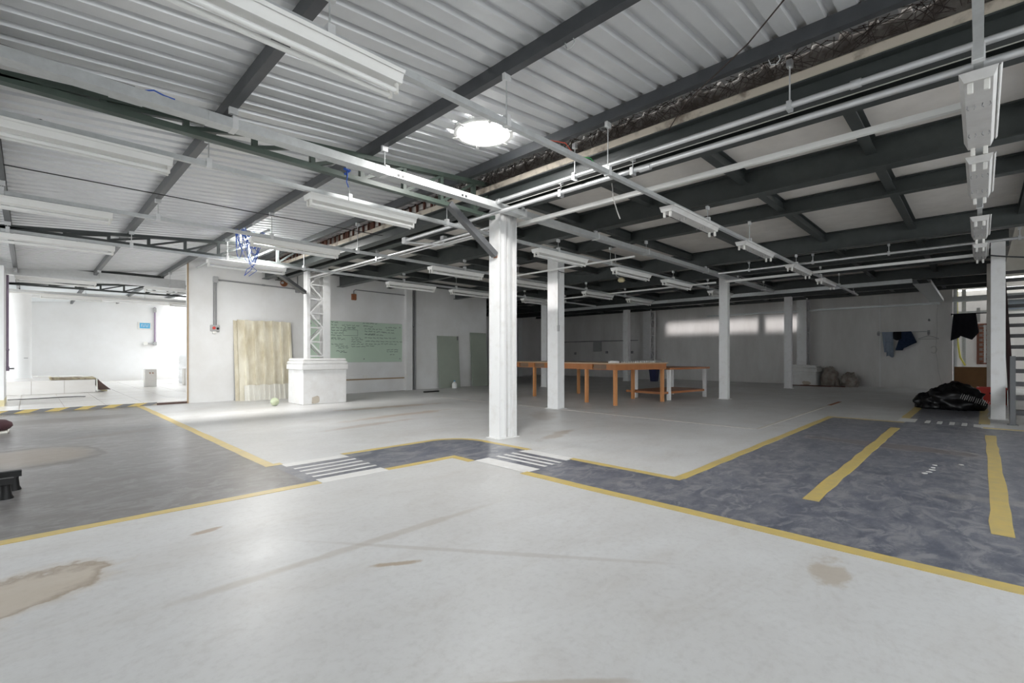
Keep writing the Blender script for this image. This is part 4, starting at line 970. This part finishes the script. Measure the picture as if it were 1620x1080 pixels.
pr_ = [(0.30, 0.0), (0.32, 0.05)]
for k in range(5): pr_ += [(0.32, 0.12+k*0.15), (0.295, 0.16+k*0.15), (0.32, 0.20+k*0.15)]
pr_ += [(0.30, 0.95), (0.2, 1.05), (0.05, 1.09)]
make('shell', MB().lathe(pr_, (4.05, 20.3, TZ), 24), 'bright_wall', t)
make('lid', MB().lathe([(0.1, 1.07), (0.1, 1.1), (0.06, 1.12)], (4.05, 20.3, TZ), 16), 'plastic_white', t)
t = thing('wall_sign', (3.35, 23.98, 2.2), 'small blue and white sign on the bright back wall', 'sign')
a = ony(221, 510.5, 23.97); b = ony(237.5, 519.5, 23.97)
make('plate', MB().box(a.x-0.06, b.x+0.06, 23.975, 24.0, b.z-0.05, a.z+0.03), 'plastic_white', t)
make('blue_field', MB().box(a.x, b.x, 23.968, 23.976, b.z, a.z), 'sign_blue', t)
for k in range(5):
    xx = a.x+0.05+k*(b.x-a.x-0.08)/5; wz = (a.z-b.z)
    make('letter_stroke', MB().box(xx, xx+0.012, 23.964, 23.969, b.z+wz*0.25, a.z-wz*0.25), 'plastic_white', t)
    make('letter_stroke', MB().box(xx, xx+0.04, 23.964, 23.969, (b.z+wz*0.25) if k % 2 else (a.z-wz*0.25-0.012), (b.z+wz*0.25+0.012) if k % 2 else (a.z-wz*0.25)), 'plastic_white', t)
t = thing('wall_conduit', (3.7, 23.95, 1.5), 'dark conduit drop with a side outlet on the bright back wall', 'conduit')
a = ony(245, 488, 23.95)
make('pipe', MB().tube([(a.x, 23.95, 1.55), (a.x, 23.95, 3.0)], 0.03, 8), 'purple_pipe', t)
make('upper_box', MB().cbox(a.x-0.05, a.x+0.05, 23.9, 24.0, 2.8, 2.98, 0.008), 'grey_box', t)
make('lower_box', MB().cbox(a.x-0.06, a.x+0.06, 23.9, 24.0, 1.46, 1.6, 0.008), 'grey_box', t)
make('branch', MB().tube([(a.x, 23.95, 1.53), (a.x-0.3, 23.95, 1.53)], 0.03, 8), 'grey_box', t)
make('outlet', MB().cbox(a.x-0.38, a.x-0.24, 23.88, 24.0, 1.47, 1.59, 0.008), 'plastic_white', t)
t = thing('wall_conduit', (-0.32, 14.6, 0.7), 'purple conduit with a tap at the foot on the white wall pier', 'conduit')
make('pipe', MB().tube([(-0.318, 14.65, 0.80), (-0.318, 14.65, 2.75)], 0.02, 8), 'purple_pipe', t)
make('elbow_box', MB().cbox(-0.34, -0.29, 14.61, 14.69, 0.72, 0.82, 0.006), 'purple_pipe', t)
make('tap', MB().tube([(-0.30, 14.65, 0.77), (-0.22, 14.65, 0.77)], 0.018, 8), 'grey_pipe', t)
make('clip', MB().box(-0.34, -0.29, 14.62, 14.68, 1.15, 1.19), 'purple_pipe', t)

# ================================================================== LEFT EDGE OBJECTS
t = thing('low_stand', (-0.35, 5.3, 0), 'black steel stand on cone-shaped rubber feet', 'stand')
a = onz(8, 789); b = onz(21, 775)
for (p, q) in ((a, 0.0), (b, 0.0)):
    make('rubber_foot', MB().lathe([(0.046, 0), (0.046, 0.008), (0.036, 0.03), (0.03, 0.09), (0.032, 0.105)], (p.x, p.y, 0), 14), 'black_rubber', t)
    make('rubber_foot', MB().lathe([(0.046, 0), (0.046, 0.008), (0.036, 0.03), (0.03, 0.09), (0.032, 0.105)], (p.x-0.9, p.y-0.05, 0), 14), 'black_rubber', t)
    make('frame_tube', MB().bar((p.x-0.95, p.y-0.05, 0.128), (p.x+0.045, p.y+0.003, 0.128), 0.05, 0.045), 'black_rubber', t)
make('cross_tube', MB().bar((a.x-0.6, a.y-0.03, 0.129), (b.x-0.6, b.y-0.03, 0.129), 0.04, 0.04), 'black_rubber', t)
p = onz(6, 683)
t = thing('padded_seat', (p.x-0.2, p.y, 0), 'burgundy padded seat with a pale yellow back resting on the floor', 'seat')
make('seat_base', MB().cbox(p.x-0.55, p.x+0.05, p.y-0.25, p.y+0.25, 0.0, 0.03, 0.01), 'white_sheet', t)
make('cushion', MB().lathe([(0.22, 0.0), (0.28, 0.015), (0.31, 0.05), (0.30, 0.095), (0.25, 0.13), (0.12, 0.15), (0.02, 0.152)], (p.x-0.22, p.y, 0.03), 24), 'burgundy', t)
make('back_panel', MB().cbox(p.x-0.6, p.x-0.17, p.y+0.30, p.y+0.34, 0, 0.42, 0.01), 'pale_yellow', t)

# ================================================================== TABLES
def table_frame(O, es, ew):
    def P(s_, w_, z): return (O[0]+es[0]*s_+ew[0]*w_, O[1]+es[1]*s_+ew[1]*w_, z)
    return P
def hexbox(P, s0, s1, w0, w1, z0, z1):
    v = [P(s_, w_, z) for z in (z0, z1) for w_ in (w0, w1) for s_ in (s0, s1)]
    return MB().add(v, [(0, 2, 3, 1), (4, 5, 7, 6), (0, 1, 5, 4), (1, 3, 7, 5), (3, 2, 6, 7), (2, 0, 4, 6)][::1])
es = Vector((0.19, 0.982)); ew = Vector((0.982, -0.19))
P = table_frame((8.56, 5.40), es, ew)
t = thing('work_table', P(2, 0.8, 0), 'long orange-brown wooden work table with deep apron and square legs', 'table')
make('table_top', hexbox(P, -0.03, 4.05, -0.03, 1.66, 0.865, 0.89), 'table_laminate', t)
make('apron', hexbox(P, 0.0, 0.025, 0.0, 1.63, 0.74, 0.865), 'wood', t)
make('apron', hexbox(P, 3.995, 4.02, 0.0, 1.63, 0.74, 0.865), 'wood', t)
make('apron', hexbox(P, 0.025, 3.995, 1.605, 1.63, 0.74, 0.865), 'wood', t)
s_ = 0.025
for L, op in ((0.25, 0), (0.42, 1), (1.2, 0), (0.5, 0), (0.42, 1), (0.25, 0), (0.42, 1), (0.51, 0)):
    if op:
        dr = make('drawer_front', hexbox(P, s_+0.005, s_+L-0.005, 0.03, 0.05, 0.75, 0.855), 'recess_wood', t)
        make('drawer_lip', hexbox(P, s_, s_+L, 0.0, 0.03, 0.74, 0.752), 'wood', dr)
        make('drawer_lip', hexbox(P, s_, s_+L, 0.0, 0.03, 0.853, 0.865), 'wood', dr)
    else: make('apron', hexbox(P, s_, s_+L, 0.0, 0.025, 0.74, 0.865), 'wood', t)
    s_ += L
for sl in (0.06, 0.92, 2.85, 3.8):
    for wl2 in (0.04, 1.56):
        a = P(sl, wl2, 0); b = P(sl, wl2+0.0, 0.87)
        make('leg', MB().prism([(-0.032, -0.032), (0.032, -0.032), (0.032, 0.032), (-0.032, 0.032)], a, b, (es.x, es.y, 0)), 'wood_leg', t)
t = thing('white_box', P(0.15, 0.05, 0.89), 'small white box on the near corner of the work table', 'box')
make('box', hexbox(P, 0.10, 0.24, 0.02, 0.20, 0.891, 0.925), 'plastic_white', t); make('lid', hexbox(P, 0.12, 0.22, 0.04, 0.18, 0.925, 0.935), 'lamp_aged', t)
t = thing('peg_strip', P(0.2, 0.9, 0.89), 'strip of little white pegs along the end of the work table', 'peg strip')
make('strip', hexbox(P, 0.14, 0.17, 0.30, 1.45, 0.891, 0.897), 'plastic_white', t)
for k in range(16): make('peg', hexbox(P, 0.146, 0.164, 0.33+k*0.072, 0.35+k*0.072, 0.897, 0.925), 'plastic_white', t)
es2 = Vector((0.99, -0.14)); ew2 = Vector((0.14, 0.99))
P2 = table_frame((10.52, 5.20), es2, ew2)
t = thing('shelf_table', P2(0.8, 0.5, 0), 'smaller table with white legs, brown top and a low brown shelf', 'table')
make('table_top', hexbox(P2, -0.05, 1.66, -0.05, 1.10, 0.715, 0.76), 'wood', t)
make('lower_shelf', hexbox(P2, -0.3, 1.62, 0.02, 1.02, 0.15, 0.20), 'wood', t)
for a in (0.03, 1.56):
    for b in (0.03, 0.98):
        make('leg', MB().prism([(-0.035, -0.035), (0.035, -0.035), (0.035, 0.035), (-0.035, 0.035)], P2(a, b, 0), P2(a, b, 0.72), (es2.x, es2.y, 0)), 'white_steel', t)
p = onz(1035, 603)
t = thing('blue_bin', (p.x, p.y, 0), 'dark blue bin standing behind the work tables', 'bin')
make('body', MB().loft([[(p.x+r*math.cos(q), p.y+r*math.sin(q), z) for q in [PI/4+k*PI/2 for k in range(4)]] for r, z in ((0.16, 0), (0.22, 0.5))]), 'dark_blue_bin', t)
make('rim', MB().loft([[(p.x+r*math.cos(q), p.y+r*math.sin(q), z) for q in [PI/4+k*PI/2 for k in range(4)]] for r, z in ((0.24, 0.5), (0.24, 0.53))]), 'dark_blue_bin', t)
# conduit runs and outlet dots on the dim end walls
t = thing('wall_conduit', (19.76, 13.5, 1.5), 'horizontal conduit with outlet boxes on the dim wall behind the tables', 'conduit')
make('pipe', MB().tube([(19.77, 11.3, 1.75), (19.77, 16.6, 1.75)], 0.02, 8), 'grey_pipe', t)
for yy, zz in ((11.6, 1.2), (13.0, 1.2), (14.9, 1.15), (15.0, 0.7), (13.3, 0.7)):
    make('outlet_box', MB().cbox(19.74, 19.80, yy-0.06, yy+0.06, zz-0.06, zz+0.06, 0.01), 'grey_pipe', t)
make('panel_box', MB().cbox(19.7, 19.80, 13.3, 13.75, 1.25, 1.72, 0.01), 'grey_box', t)
t = thing('smoke_detector', (9.0, 6.0, 2.55), 'cream siren cluster hung under the dark mezzanine', 'siren')
p = onz(983, 443, 2.62)
make('body', MB().lathe([(0.05, 0), (0.075, 0.03), (0.06, 0.08), (0.02, 0.1)], (p.x, p.y, 2.58), 12), 'pale_yellow', t)
make('arm', MB().tube([(p.x, p.y, 2.66), (p.x-0.12, p.y+0.05, 2.7), (p.x-0.14, p.y+0.06, 3.2)], 0.01, 6), 'grey_box', t)

# ================================================================== FAR WALL THINGS
def cloth(name, y0, y1, ztop, drops, X, m, label, amp=0.02, waves=3, cat='clothes', grp=None):
    """cloth folded over a bar: drops(t) gives the length hanging at t along the bar"""
    mb = MB(); ny, nz = 22, 10; F_ = []; B_ = []
    for i in range(ny+1):
        s = i/ny; y = y0+(y1-y0)*s; L, shift = drops(s); rf = []; rb = []
        for j in range(nz+1):
            q = j/nz; z = ztop+0.012-L*q; fold = amp*math.sin(s*waves*2*PI+q*1.2)*(0.3+q)
            yy = y+shift*q
            th = 0.012+0.02*min(1, q*4)
            rf.append((X-th+fold-0.008, yy, z)); rb.append((X+th*0.8+fold*0.5, yy, z if j == 0 else z+0.02))
        F_.append(rf); B_.append(rb)
    mb.loft(F_, False, True, False); mb.loft([r[::-1] for r in B_], False, True, False)
    for edge in ([F_[i][0] for i in range(ny+1)], [B_[i][0] for i in range(ny+1)]), ([F_[i][nz] for i in range(ny+1)], [B_[i][nz] for i in range(ny+1)]), (F_[0], B_[0]), (F_[ny], B_[ny]):
        a, b = edge; n = len(a); mb.add(list(a)+list(b), [(k, k+1, n+k+1, n+k) for k in range(n-1)])
    return tag(make(name, mb, m), label, cat, grp)
XR = 19.62
t = thing('clothes_rail', (XR, 1.8, 1.78), 'thin metal clothes rail on brackets on the stained wall', 'clothes rail')
make('bar', MB().tube([(XR, 2.44, 1.80), (XR, 1.14, 1.80)], 0.012, 8), 'galvanized', t)
for yy in (2.42, 1.17): make('bracket', MB().tube([(XR, yy, 1.80), (19.8, yy, 1.80)], 0.01, 6).box(19.78, 19.8, yy-0.03, yy+0.03, 1.70, 1.84).box(XR-0.015, XR+0.015, yy-0.02, yy+0.02, 1.72, 1.80), 'grey_pipe', t)
def dr_grey(s): return ((0.66 if s < 0.35 else 0.80+0.03*math.sin(9*s)), -0.06 if s < 0.35 else -0.02)
cloth('trousers', 2.31, 2.03, 1.80, dr_grey, XR, 'grey_cloth', 'grey-blue trousers hung over the clothes rail', 0.02, 2)
cloth('dark_shirt', 2.02, 1.815, 1.80, lambda s: (0.22+0.06*math.sin(PI*s), 0.0), XR-0.03, 'black_cloth', 'black garment hung over the middle of the clothes rail', 0.012, 2)
cloth('jeans', 1.81, 1.58, 1.80, lambda s: (0.60 if s < 0.4 else (0.54-0.3*(s-0.4)), 0.16-0.30*s), XR-0.012, 'denim', 'dark blue jeans hung next to the black garment', 0.02, 2)
p = onx(1469, 530, XR)
t = thing('wire_hanger', (XR, p.y, 1.5), 'empty wire coat hanger at the end of the clothes rail', 'hanger')
make('triangle', MB().tube([(XR, p.y, 1.67), (XR, p.y+0.24, 1.575), (XR, p.y+0.23, 1.56), (XR, p.y-0.23, 1.555), (XR, p.y-0.24, 1.57), (XR, p.y, 1.67)], 0.006, 5), 'grey_pipe', t)
make('hook', MB().tube([(XR, p.y, 1.67), (XR, p.y, 1.77), (XR, p.y+0.02, 1.81), (XR, p.y+0.035, 1.80)], 0.007, 5), 'grey_pipe', t)
# crack, hook and cable ring on the stained wall
random.seed(5)
prevp = None; mb = MB()
for k, (u, v) in enumerate(((1483, 470), (1484, 485), (1482, 500), (1483, 520), (1481, 545), (1480, 556), (1483, 570), (1484, 585), (1488, 600), (1492, 612), (1500, 611))):
    q = onx(u, v, 19.795); q = (19.795, q.y, q.z)
    if prevp: mb.bar(prevp, q, 0.004, 0.016, (1, 0, 0))
    prevp = q
make('crack', mb, 'grey_pipe', wall_far)
q = onx(1477, 553, 19.78)
tag(make('cable_ring', MB().tube([(19.77, q.y+0.07*math.cos(a), q.z+0.1*math.sin(a)) for a in [2*PI*k/14*0.8+0.5 for k in range(15)]], 0.012, 6), 'white_wire'), 'small loop of pale cable hanging on the cracked wall', 'cable')
q = onx(1470, 506.5, 19.78)
tag(make('wall_hook', MB().tube([(19.8, q.y, q.z), (19.72, q.y, q.z)], 0.03, 8).tube([(19.72, q.y, q.z), (19.68, q.y, q.z+0.03)], 0.02, 8), 'grey_pipe'), 'dark round hook on the wall above the coat hanger', 'hook')
# niche: studs, yellow conduit, window onto brickwork, board, black cloth
for (u, xx, lab) in ((1511, 20.3, 'galvanized wall stud at the edge of the niche'), (1525, 21.0, 'galvanized wall stud in the middle of the niche')):
    q = onx(u, 560, xx)
    t = thing('wall_stud', (xx, q.y, 0), lab, 'stud')
    make('web', MB().box(xx-0.02, xx+0.02, q.y-0.045, q.y+0.045, 0, 3.15), 'galvanized', t)
    make('flange', MB().box(xx-0.05, xx-0.02, q.y-0.05, q.y-0.03, 0, 3.15), 'galvanized', t)
    make('flange', MB().box(xx-0.05, xx-0.02, q.y+0.03, q.y+0.05, 0, 3.15), 'galvanized', t)
t = thing('niche_crossbar', (21.05, 0.2, 2.4), 'grey horizontal stud with a bracket crossing the niche', 'stud')
make('bar', MB().box(21.02, 21.08, -1.5, 0.60, 2.40, 2.46), 'galvanized', t); make('bracket', MB().box(21.0, 21.06, 0.02, 0.10, 2.1, 2.55), 'grey_box', t)
t = thing('head_channel', (19.9, 0.1, 2.78), 'grey steel channel across the head of the niche', 'channel')
make('channel', MB().channel((19.9, -1.5, 2.68), (19.9, 0.62, 2.68), 0.12, 0.16), 'galvanized', t); make('lip', MB().box(19.83, 19.85, -1.5, 0.62, 2.68, 2.70), 'galvanized', t)
a = onx(1514, 455, 20.5); b = onx(1515, 540, 20.5); c2 = onx(1527, 578, 20.5)
wire('yellow_conduit', [a, onx(1514, 500, 20.5), b, onx(1519, 565, 20.5), c2], 'yellow_conduit', 'yellow flexible conduit hanging between the wall studs', 'conduit', 0.025)
win = bpy.data.objects.new('window_1', None); C.objects.link(win)
q0 = onx(1545, 512, 21.95); q1 = onx(1562, 576, 21.95)
win.location = (21.95, (q0.y+q1.y)/2, q1.z); ORG[win] = Vector(win.location); struct(win, 'rusty framed opening showing red brickwork in the niche', 'window')
y0, y1, z0, z1 = q0.y, q1.y-0.25, q1.z, q0.z
mb = MB().box(21.9, 22.0, y0-0.06, y0, z0, z1).box(21.9, 22.0, y1, y1+0.06, z0, z1).box(21.9, 22.0, y1+0.06, y0-0.06, z1-0.05, z1).box(21.9, 22.0, y1+0.06, y0-0.06, z0, z0+0.05)
make('window_frame', mb, 'rusty_frame', win)
make('mullion', MB().box(21.91, 21.96, y0-0.22, y0-0.17, z0+0.05, z1-0.05), 'grey_box', win)
make('mortar_bed', MB().box(21.985, 21.999, y1+0.06, y0-0.06, z0+0.05, z1-0.05), 'mortar', win)
nb = 0; zz = z0+0.06
while zz < z1-0.11:
    yy = y1+0.07 + (0.1 if nb % 2 else 0)
    while yy < y0-0.16:
        make('brick', MB().box(21.965+random.uniform(0, .008), 21.99, yy, min(yy+0.19, y0-0.065), zz, zz+0.065), 'brick', win); yy += 0.205
    zz += 0.078; nb += 1
q0 = onx(1510, 580, 19.55); q1 = onx(1568, 580, 19.55)
t = thing('brown_board', (19.6, (q0.y+q1.y)/2, 0), 'brown hardboard sheet leaning across the foot of the niche', 'board')
make('sheet', MB().add([(19.45, q0.y, 0), (19.45, q1.y, 0), (19.62, q1.y, q0.z), (19.62, q0.y, q0.z), (19.47, q0.y, 0), (19.47, q1.y, 0), (19.64, q1.y, q0.z), (19.64, q0.y, q0.z)],
     [(0, 1, 2, 3)[::-1], (4, 5, 6, 7), (0, 4, 5, 1)[::-1], (3, 2, 6, 7)[::-1], (0, 3, 7, 4)[::-1], (1, 5, 6, 2)[::-1]]), 'wood_board', t)
make('edge_batten', MB().bar((19.46, q0.y-0.01, 0.0), (19.63, q0.y-0.01, q0.z), 0.02, 0.03, (0, 1, 0)), 'wood_board', t)
q0 = onx(1508, 497, 19.3); q1 = onx(1544, 497, 19.3); q2 = onx(1566, 497, 19.3)
t = thing('cloth_bar', (19.3, q1.y, q0.z), 'dark bar holding up the black cloth at the niche', 'bar')
make('bar', MB().tube([(19.3, q0.y+0.02, q0.z), (19.3, q2.y-0.1, q0.z)], 0.015, 8), 'black_wire', t); make('end_stop', MB().tube([(19.3, q0.y+0.05, q0.z), (19.3, q0.y+0.02, q0.z)], 0.028, 8), 'black_wire', t)
make('wall_tie', MB().tube([(19.3, q0.y+0.03, q0.z), (19.8, q0.y+0.05, q0.z)], 0.012, 6), 'black_wire', t)
cloth('black_cloth', q0.y, q1.y, q0.z, lambda s: (0.80-0.28*s if s < 0.35 else (0.66+0.30*(s-0.35) if s < 0.75 else 0.80-0.9*(s-0.75)), 0.06-0.12*s), 19.3, 'black_cloth', 'large black cloth hanging in front of the niche', 0.03, 2, 'cloth')

# ================================================================== BAGS AND CRATE
def blob(name, c, r, m, parent, seed, crumple=0.12, squash=1.0, n=26):
    mb = MB(); rings = []
    for i in range(n+1):
        th = PI*i/n; ring = []
        for k in range(2*n):
            ph = 2*PI*k/(2*n); d = Vector((math.sin(th)*math.cos(ph), math.sin(th)*math.sin(ph), math.cos(th)))
            f = 1 + crumple*noise.noise(d*2.2+Vector((seed, 0, 0))) + crumple*0.7*abs(noise.noise(d*5.0+Vector((0, seed, 0)))) - crumple*0.35*abs(noise.noise(d*11.0+Vector((0, 0, seed))))
            p = Vector((d.x*r[0]*f, d.y*r[1]*f, d.z*r[2]*f)); z = c[2]+p.z
            ring.append((c[0]+p.x, c[1]+p.y, max(z, 0.002)))
        rings.append(ring)
    mb.loft(rings, False, True); return make(name, mb, m, parent)
t = thing('rubbish_bag', (12.75, 0.40, 0), 'large black plastic rubbish bag slumped on the floor before the red crate', 'bag')
blob('sack', (12.72, 0.36, 0.14), (0.40, 0.42, 0.34), 'black_plastic', t, 3.1, 0.26)
blob('side_bulge', (12.70, 0.70, 0.08), (0.30, 0.26, 0.22), 'black_plastic', t, 8.7, 0.3)
mb = MB(); random.seed(9)
for k in range(16):
    y = 0.28-k*0.028; z = 0.30-0.010*k+random.uniform(-.01, .01)
    mb.bar((12.345, y, z-0.06), (12.37, y-0.03, z+0.03), 0.004, 0.010, (1, 0, 0))
make('crinkle_folds', MB().add(*[(lambda v: (v, [(0, 1, 2, 3)]))([(12.31, 0.30, 0.22), (12.31, -0.05, 0.10), (12.33, -0.05, 0.16), (12.33, 0.30, 0.30)])][0]) if False else mb, 'lamp_aged', t)
p = onz(1500, 648); tag(make('paper_scrap', MB().add([(p.x-.05, p.y-.07, .004), (p.x+.06, p.y-.05, .012), (p.x+.05, p.y+.07, .004), (p.x-.04, p.y+.05, .01), (p.x-.05, p.y-.07, .002), (p.x+.06, p.y-.05, .002), (p.x+.05, p.y+.07, .002), (p.x-.04, p.y+.05, .002)], [(0, 1, 2, 3), (7, 6, 5, 4), (0, 4, 5, 1), (1, 5, 6, 2), (2, 6, 7, 3), (3, 7, 4, 0)]), 'plastic_white'), 'scrap of white paper under the edge of the black bag', 'paper')
t = thing('red_crate', (14.95, -0.18, 0), 'red plastic crate behind the black bag and cream column', 'crate')
cx, cy = 14.42, -0.17
for (a, b, c, d) in ((cx, cx+0.02, cy-0.22, cy+0.22), (cx+0.33, cx+0.35, cy-0.22, cy+0.22), (cx, cx+0.35, cy-0.22, cy-0.20), (cx, cx+0.35, cy+0.20, cy+0.22)):
    make('side', MB().box(a, b, c, d, 0.01, 0.33), 'red_plastic', t)
make('bottom', MB().box(cx, cx+0.35, cy-0.22, cy+0.22, 0, 0.015), 'red_plastic', t)
make('rim', MB().box(cx-0.015, cx+0.02, cy-0.24, cy+0.24, 0.32, 0.36).box(cx+0.33, cx+0.365, cy-0.24, cy+0.24, 0.32, 0.36).box(cx+0.02, cx+0.33, cy-0.24, cy-0.2, 0.32, 0.36).box(cx+0.02, cx+0.33, cy+0.2, cy+0.24, 0.32, 0.36), 'red_plastic', t)
for s in (-0.14, -0.05, 0.05, 0.14): make('rib', MB().box(cx-0.008, cx, cy+s-0.008, cy+s+0.008, 0.02, 0.32), 'red_plastic', t)
make('handle_slot', MB().box(cx-0.004, cx+0.001, cy-0.05, cy+0.05, 0.22, 0.26), 'black_rubber', t)
t = thing('rubbish_sack', (19.4, 3.72, 0), 'dirty clear plastic sack beside the far pedestal', 'bag'); blob('sack', (19.4, 3.72, 0.20), (0.26, 0.25, 0.40), 'grimy_plastic', t, 5.5, 0.3)
blob('knot', (19.4, 3.78, 0.58), (0.06, 0.10, 0.07), 'grimy_plastic', t, 2.5, 0.3, n=10)
t = thing('rubbish_sack', (19.33, 3.14, 0), 'smaller dirty plastic sack leaning on the larger sack', 'bag'); blob('sack', (19.33, 3.14, 0.14), (0.24, 0.23, 0.28), 'grimy_plastic', t, 9.5, 0.35)
blob('knot', (19.33, 3.18, 0.43), (0.05, 0.08, 0.06), 'grimy_plastic', t, 4.5, 0.3, n=10)
for k, (ya, yb, xo) in enumerate(((4.9, 3.55, 18.72), (4.5, 3.2, 18.88))):
    tag(make('timber_plank', MB().cbox(xo, xo+0.1, yb, ya, 0.001, 0.025, 0.005), 'rusty_frame'), ('dark reddish plank lying in front of the far pedestal', 'second reddish plank lying beside the dirty sacks')[k], 'plank')
wire('string', [onz(1562, 658), onz(1564, 655)+Vector((0, 0, .02)), onz(1568, 652)+Vector((0, 0, .05))], 'white_wire', 'bit of white string on the floor beside the cream column', 'string', 0.006)

# ================================================================== STAIRCASE
t = thing('staircase', (12.4, -0.9, 0), 'dark steel staircase with open risers beside the cream column', 'staircase')
RUN, RISE, X0 = 0.33, 0.205, 10.55
for k in range(14):
    x = X0+k*RUN; z = RISE*(k+1)
    tr_ = make('tread', MB().box(x, x+0.31, -1.5, -0.37, z-0.03, z), 'stair_steel', t)
    make('nosing', MB().box(x-0.006, x, -1.5, -0.37, z-0.065, z+0.002), 'stair_steel', tr_)
for yy in (-0.345, -1.525):
    make('stringer', MB().bar((X0-0.1, yy, 0.02), (X0+14*RUN, yy, RISE*14+0.02+0.05), 0.06, 0.24), 'stringer_brown', t)
make('newel_post', MB().box(10.36, 10.42, -0.37, -0.31, 0, 1.04), 'newel_grey', t)
make('newel_post', MB().box(10.36, 10.42, -1.56, -1.50, 0, 1.04), 'newel_grey', t)
make('newel_foot', MB().box(10.33, 10.45, -0.40, -0.28, 0, 0.01), 'newel_grey', t)
struct(make('ceiling', MB().box(4.1, 23, -6, 17.4, 5.6, 5.7), 'white_wall'), 'unseen added upstairs ceiling, keeping sky light off the stairwell', 'ceiling')  # out of view, added to dim the upper storey
struct(make('ceiling', MB().box(20.0, 21.55, -3.0, 0.78, 3.2, 3.3), 'slab'), 'added concrete soffit over the niche, cutting its sky light', 'ceiling')  # added to block most of the sky above the niche
wall('wall_upper_added', MB().box(4.1, 4.25, -6, 17.4, 3.37, 5.6), 'cream_steel', 'unseen added upstairs wall over the mezzanine edge, darkening the upper storey')  # out of view, added to shut daylight out upstairs
wall('wall_upper', MB().box(20.05, 20.2, -6, 4.0, 3.36, 6.5), 'cream_steel', 'pale upstairs wall glimpsed above the staircase')
tag(make('stairwell_trimmer', MB().ibeam((11.9, -0.24, 2.93), (20.0, -0.24, 2.93), 0.28, 0.12), 'dark_steel'), 'dark steel trimmer beam along the stairwell opening', 'beam')
t = thing('blue_duct', (19.0, -1.0, 2.3), 'pale blue ribbed duct seen between the stair treads', 'duct')
make('duct', MB().tube([(18.6, -0.2, 2.42), (18.6, -2.9, 2.42)], 0.14, 16), 'duct_blue', t)
for yy in (-0.5, -0.9, -1.3): make('duct_band', MB().tube([(18.6, yy, 2.42), (18.6, yy-0.04, 2.42)], 0.15, 16), 'galvanized', t)
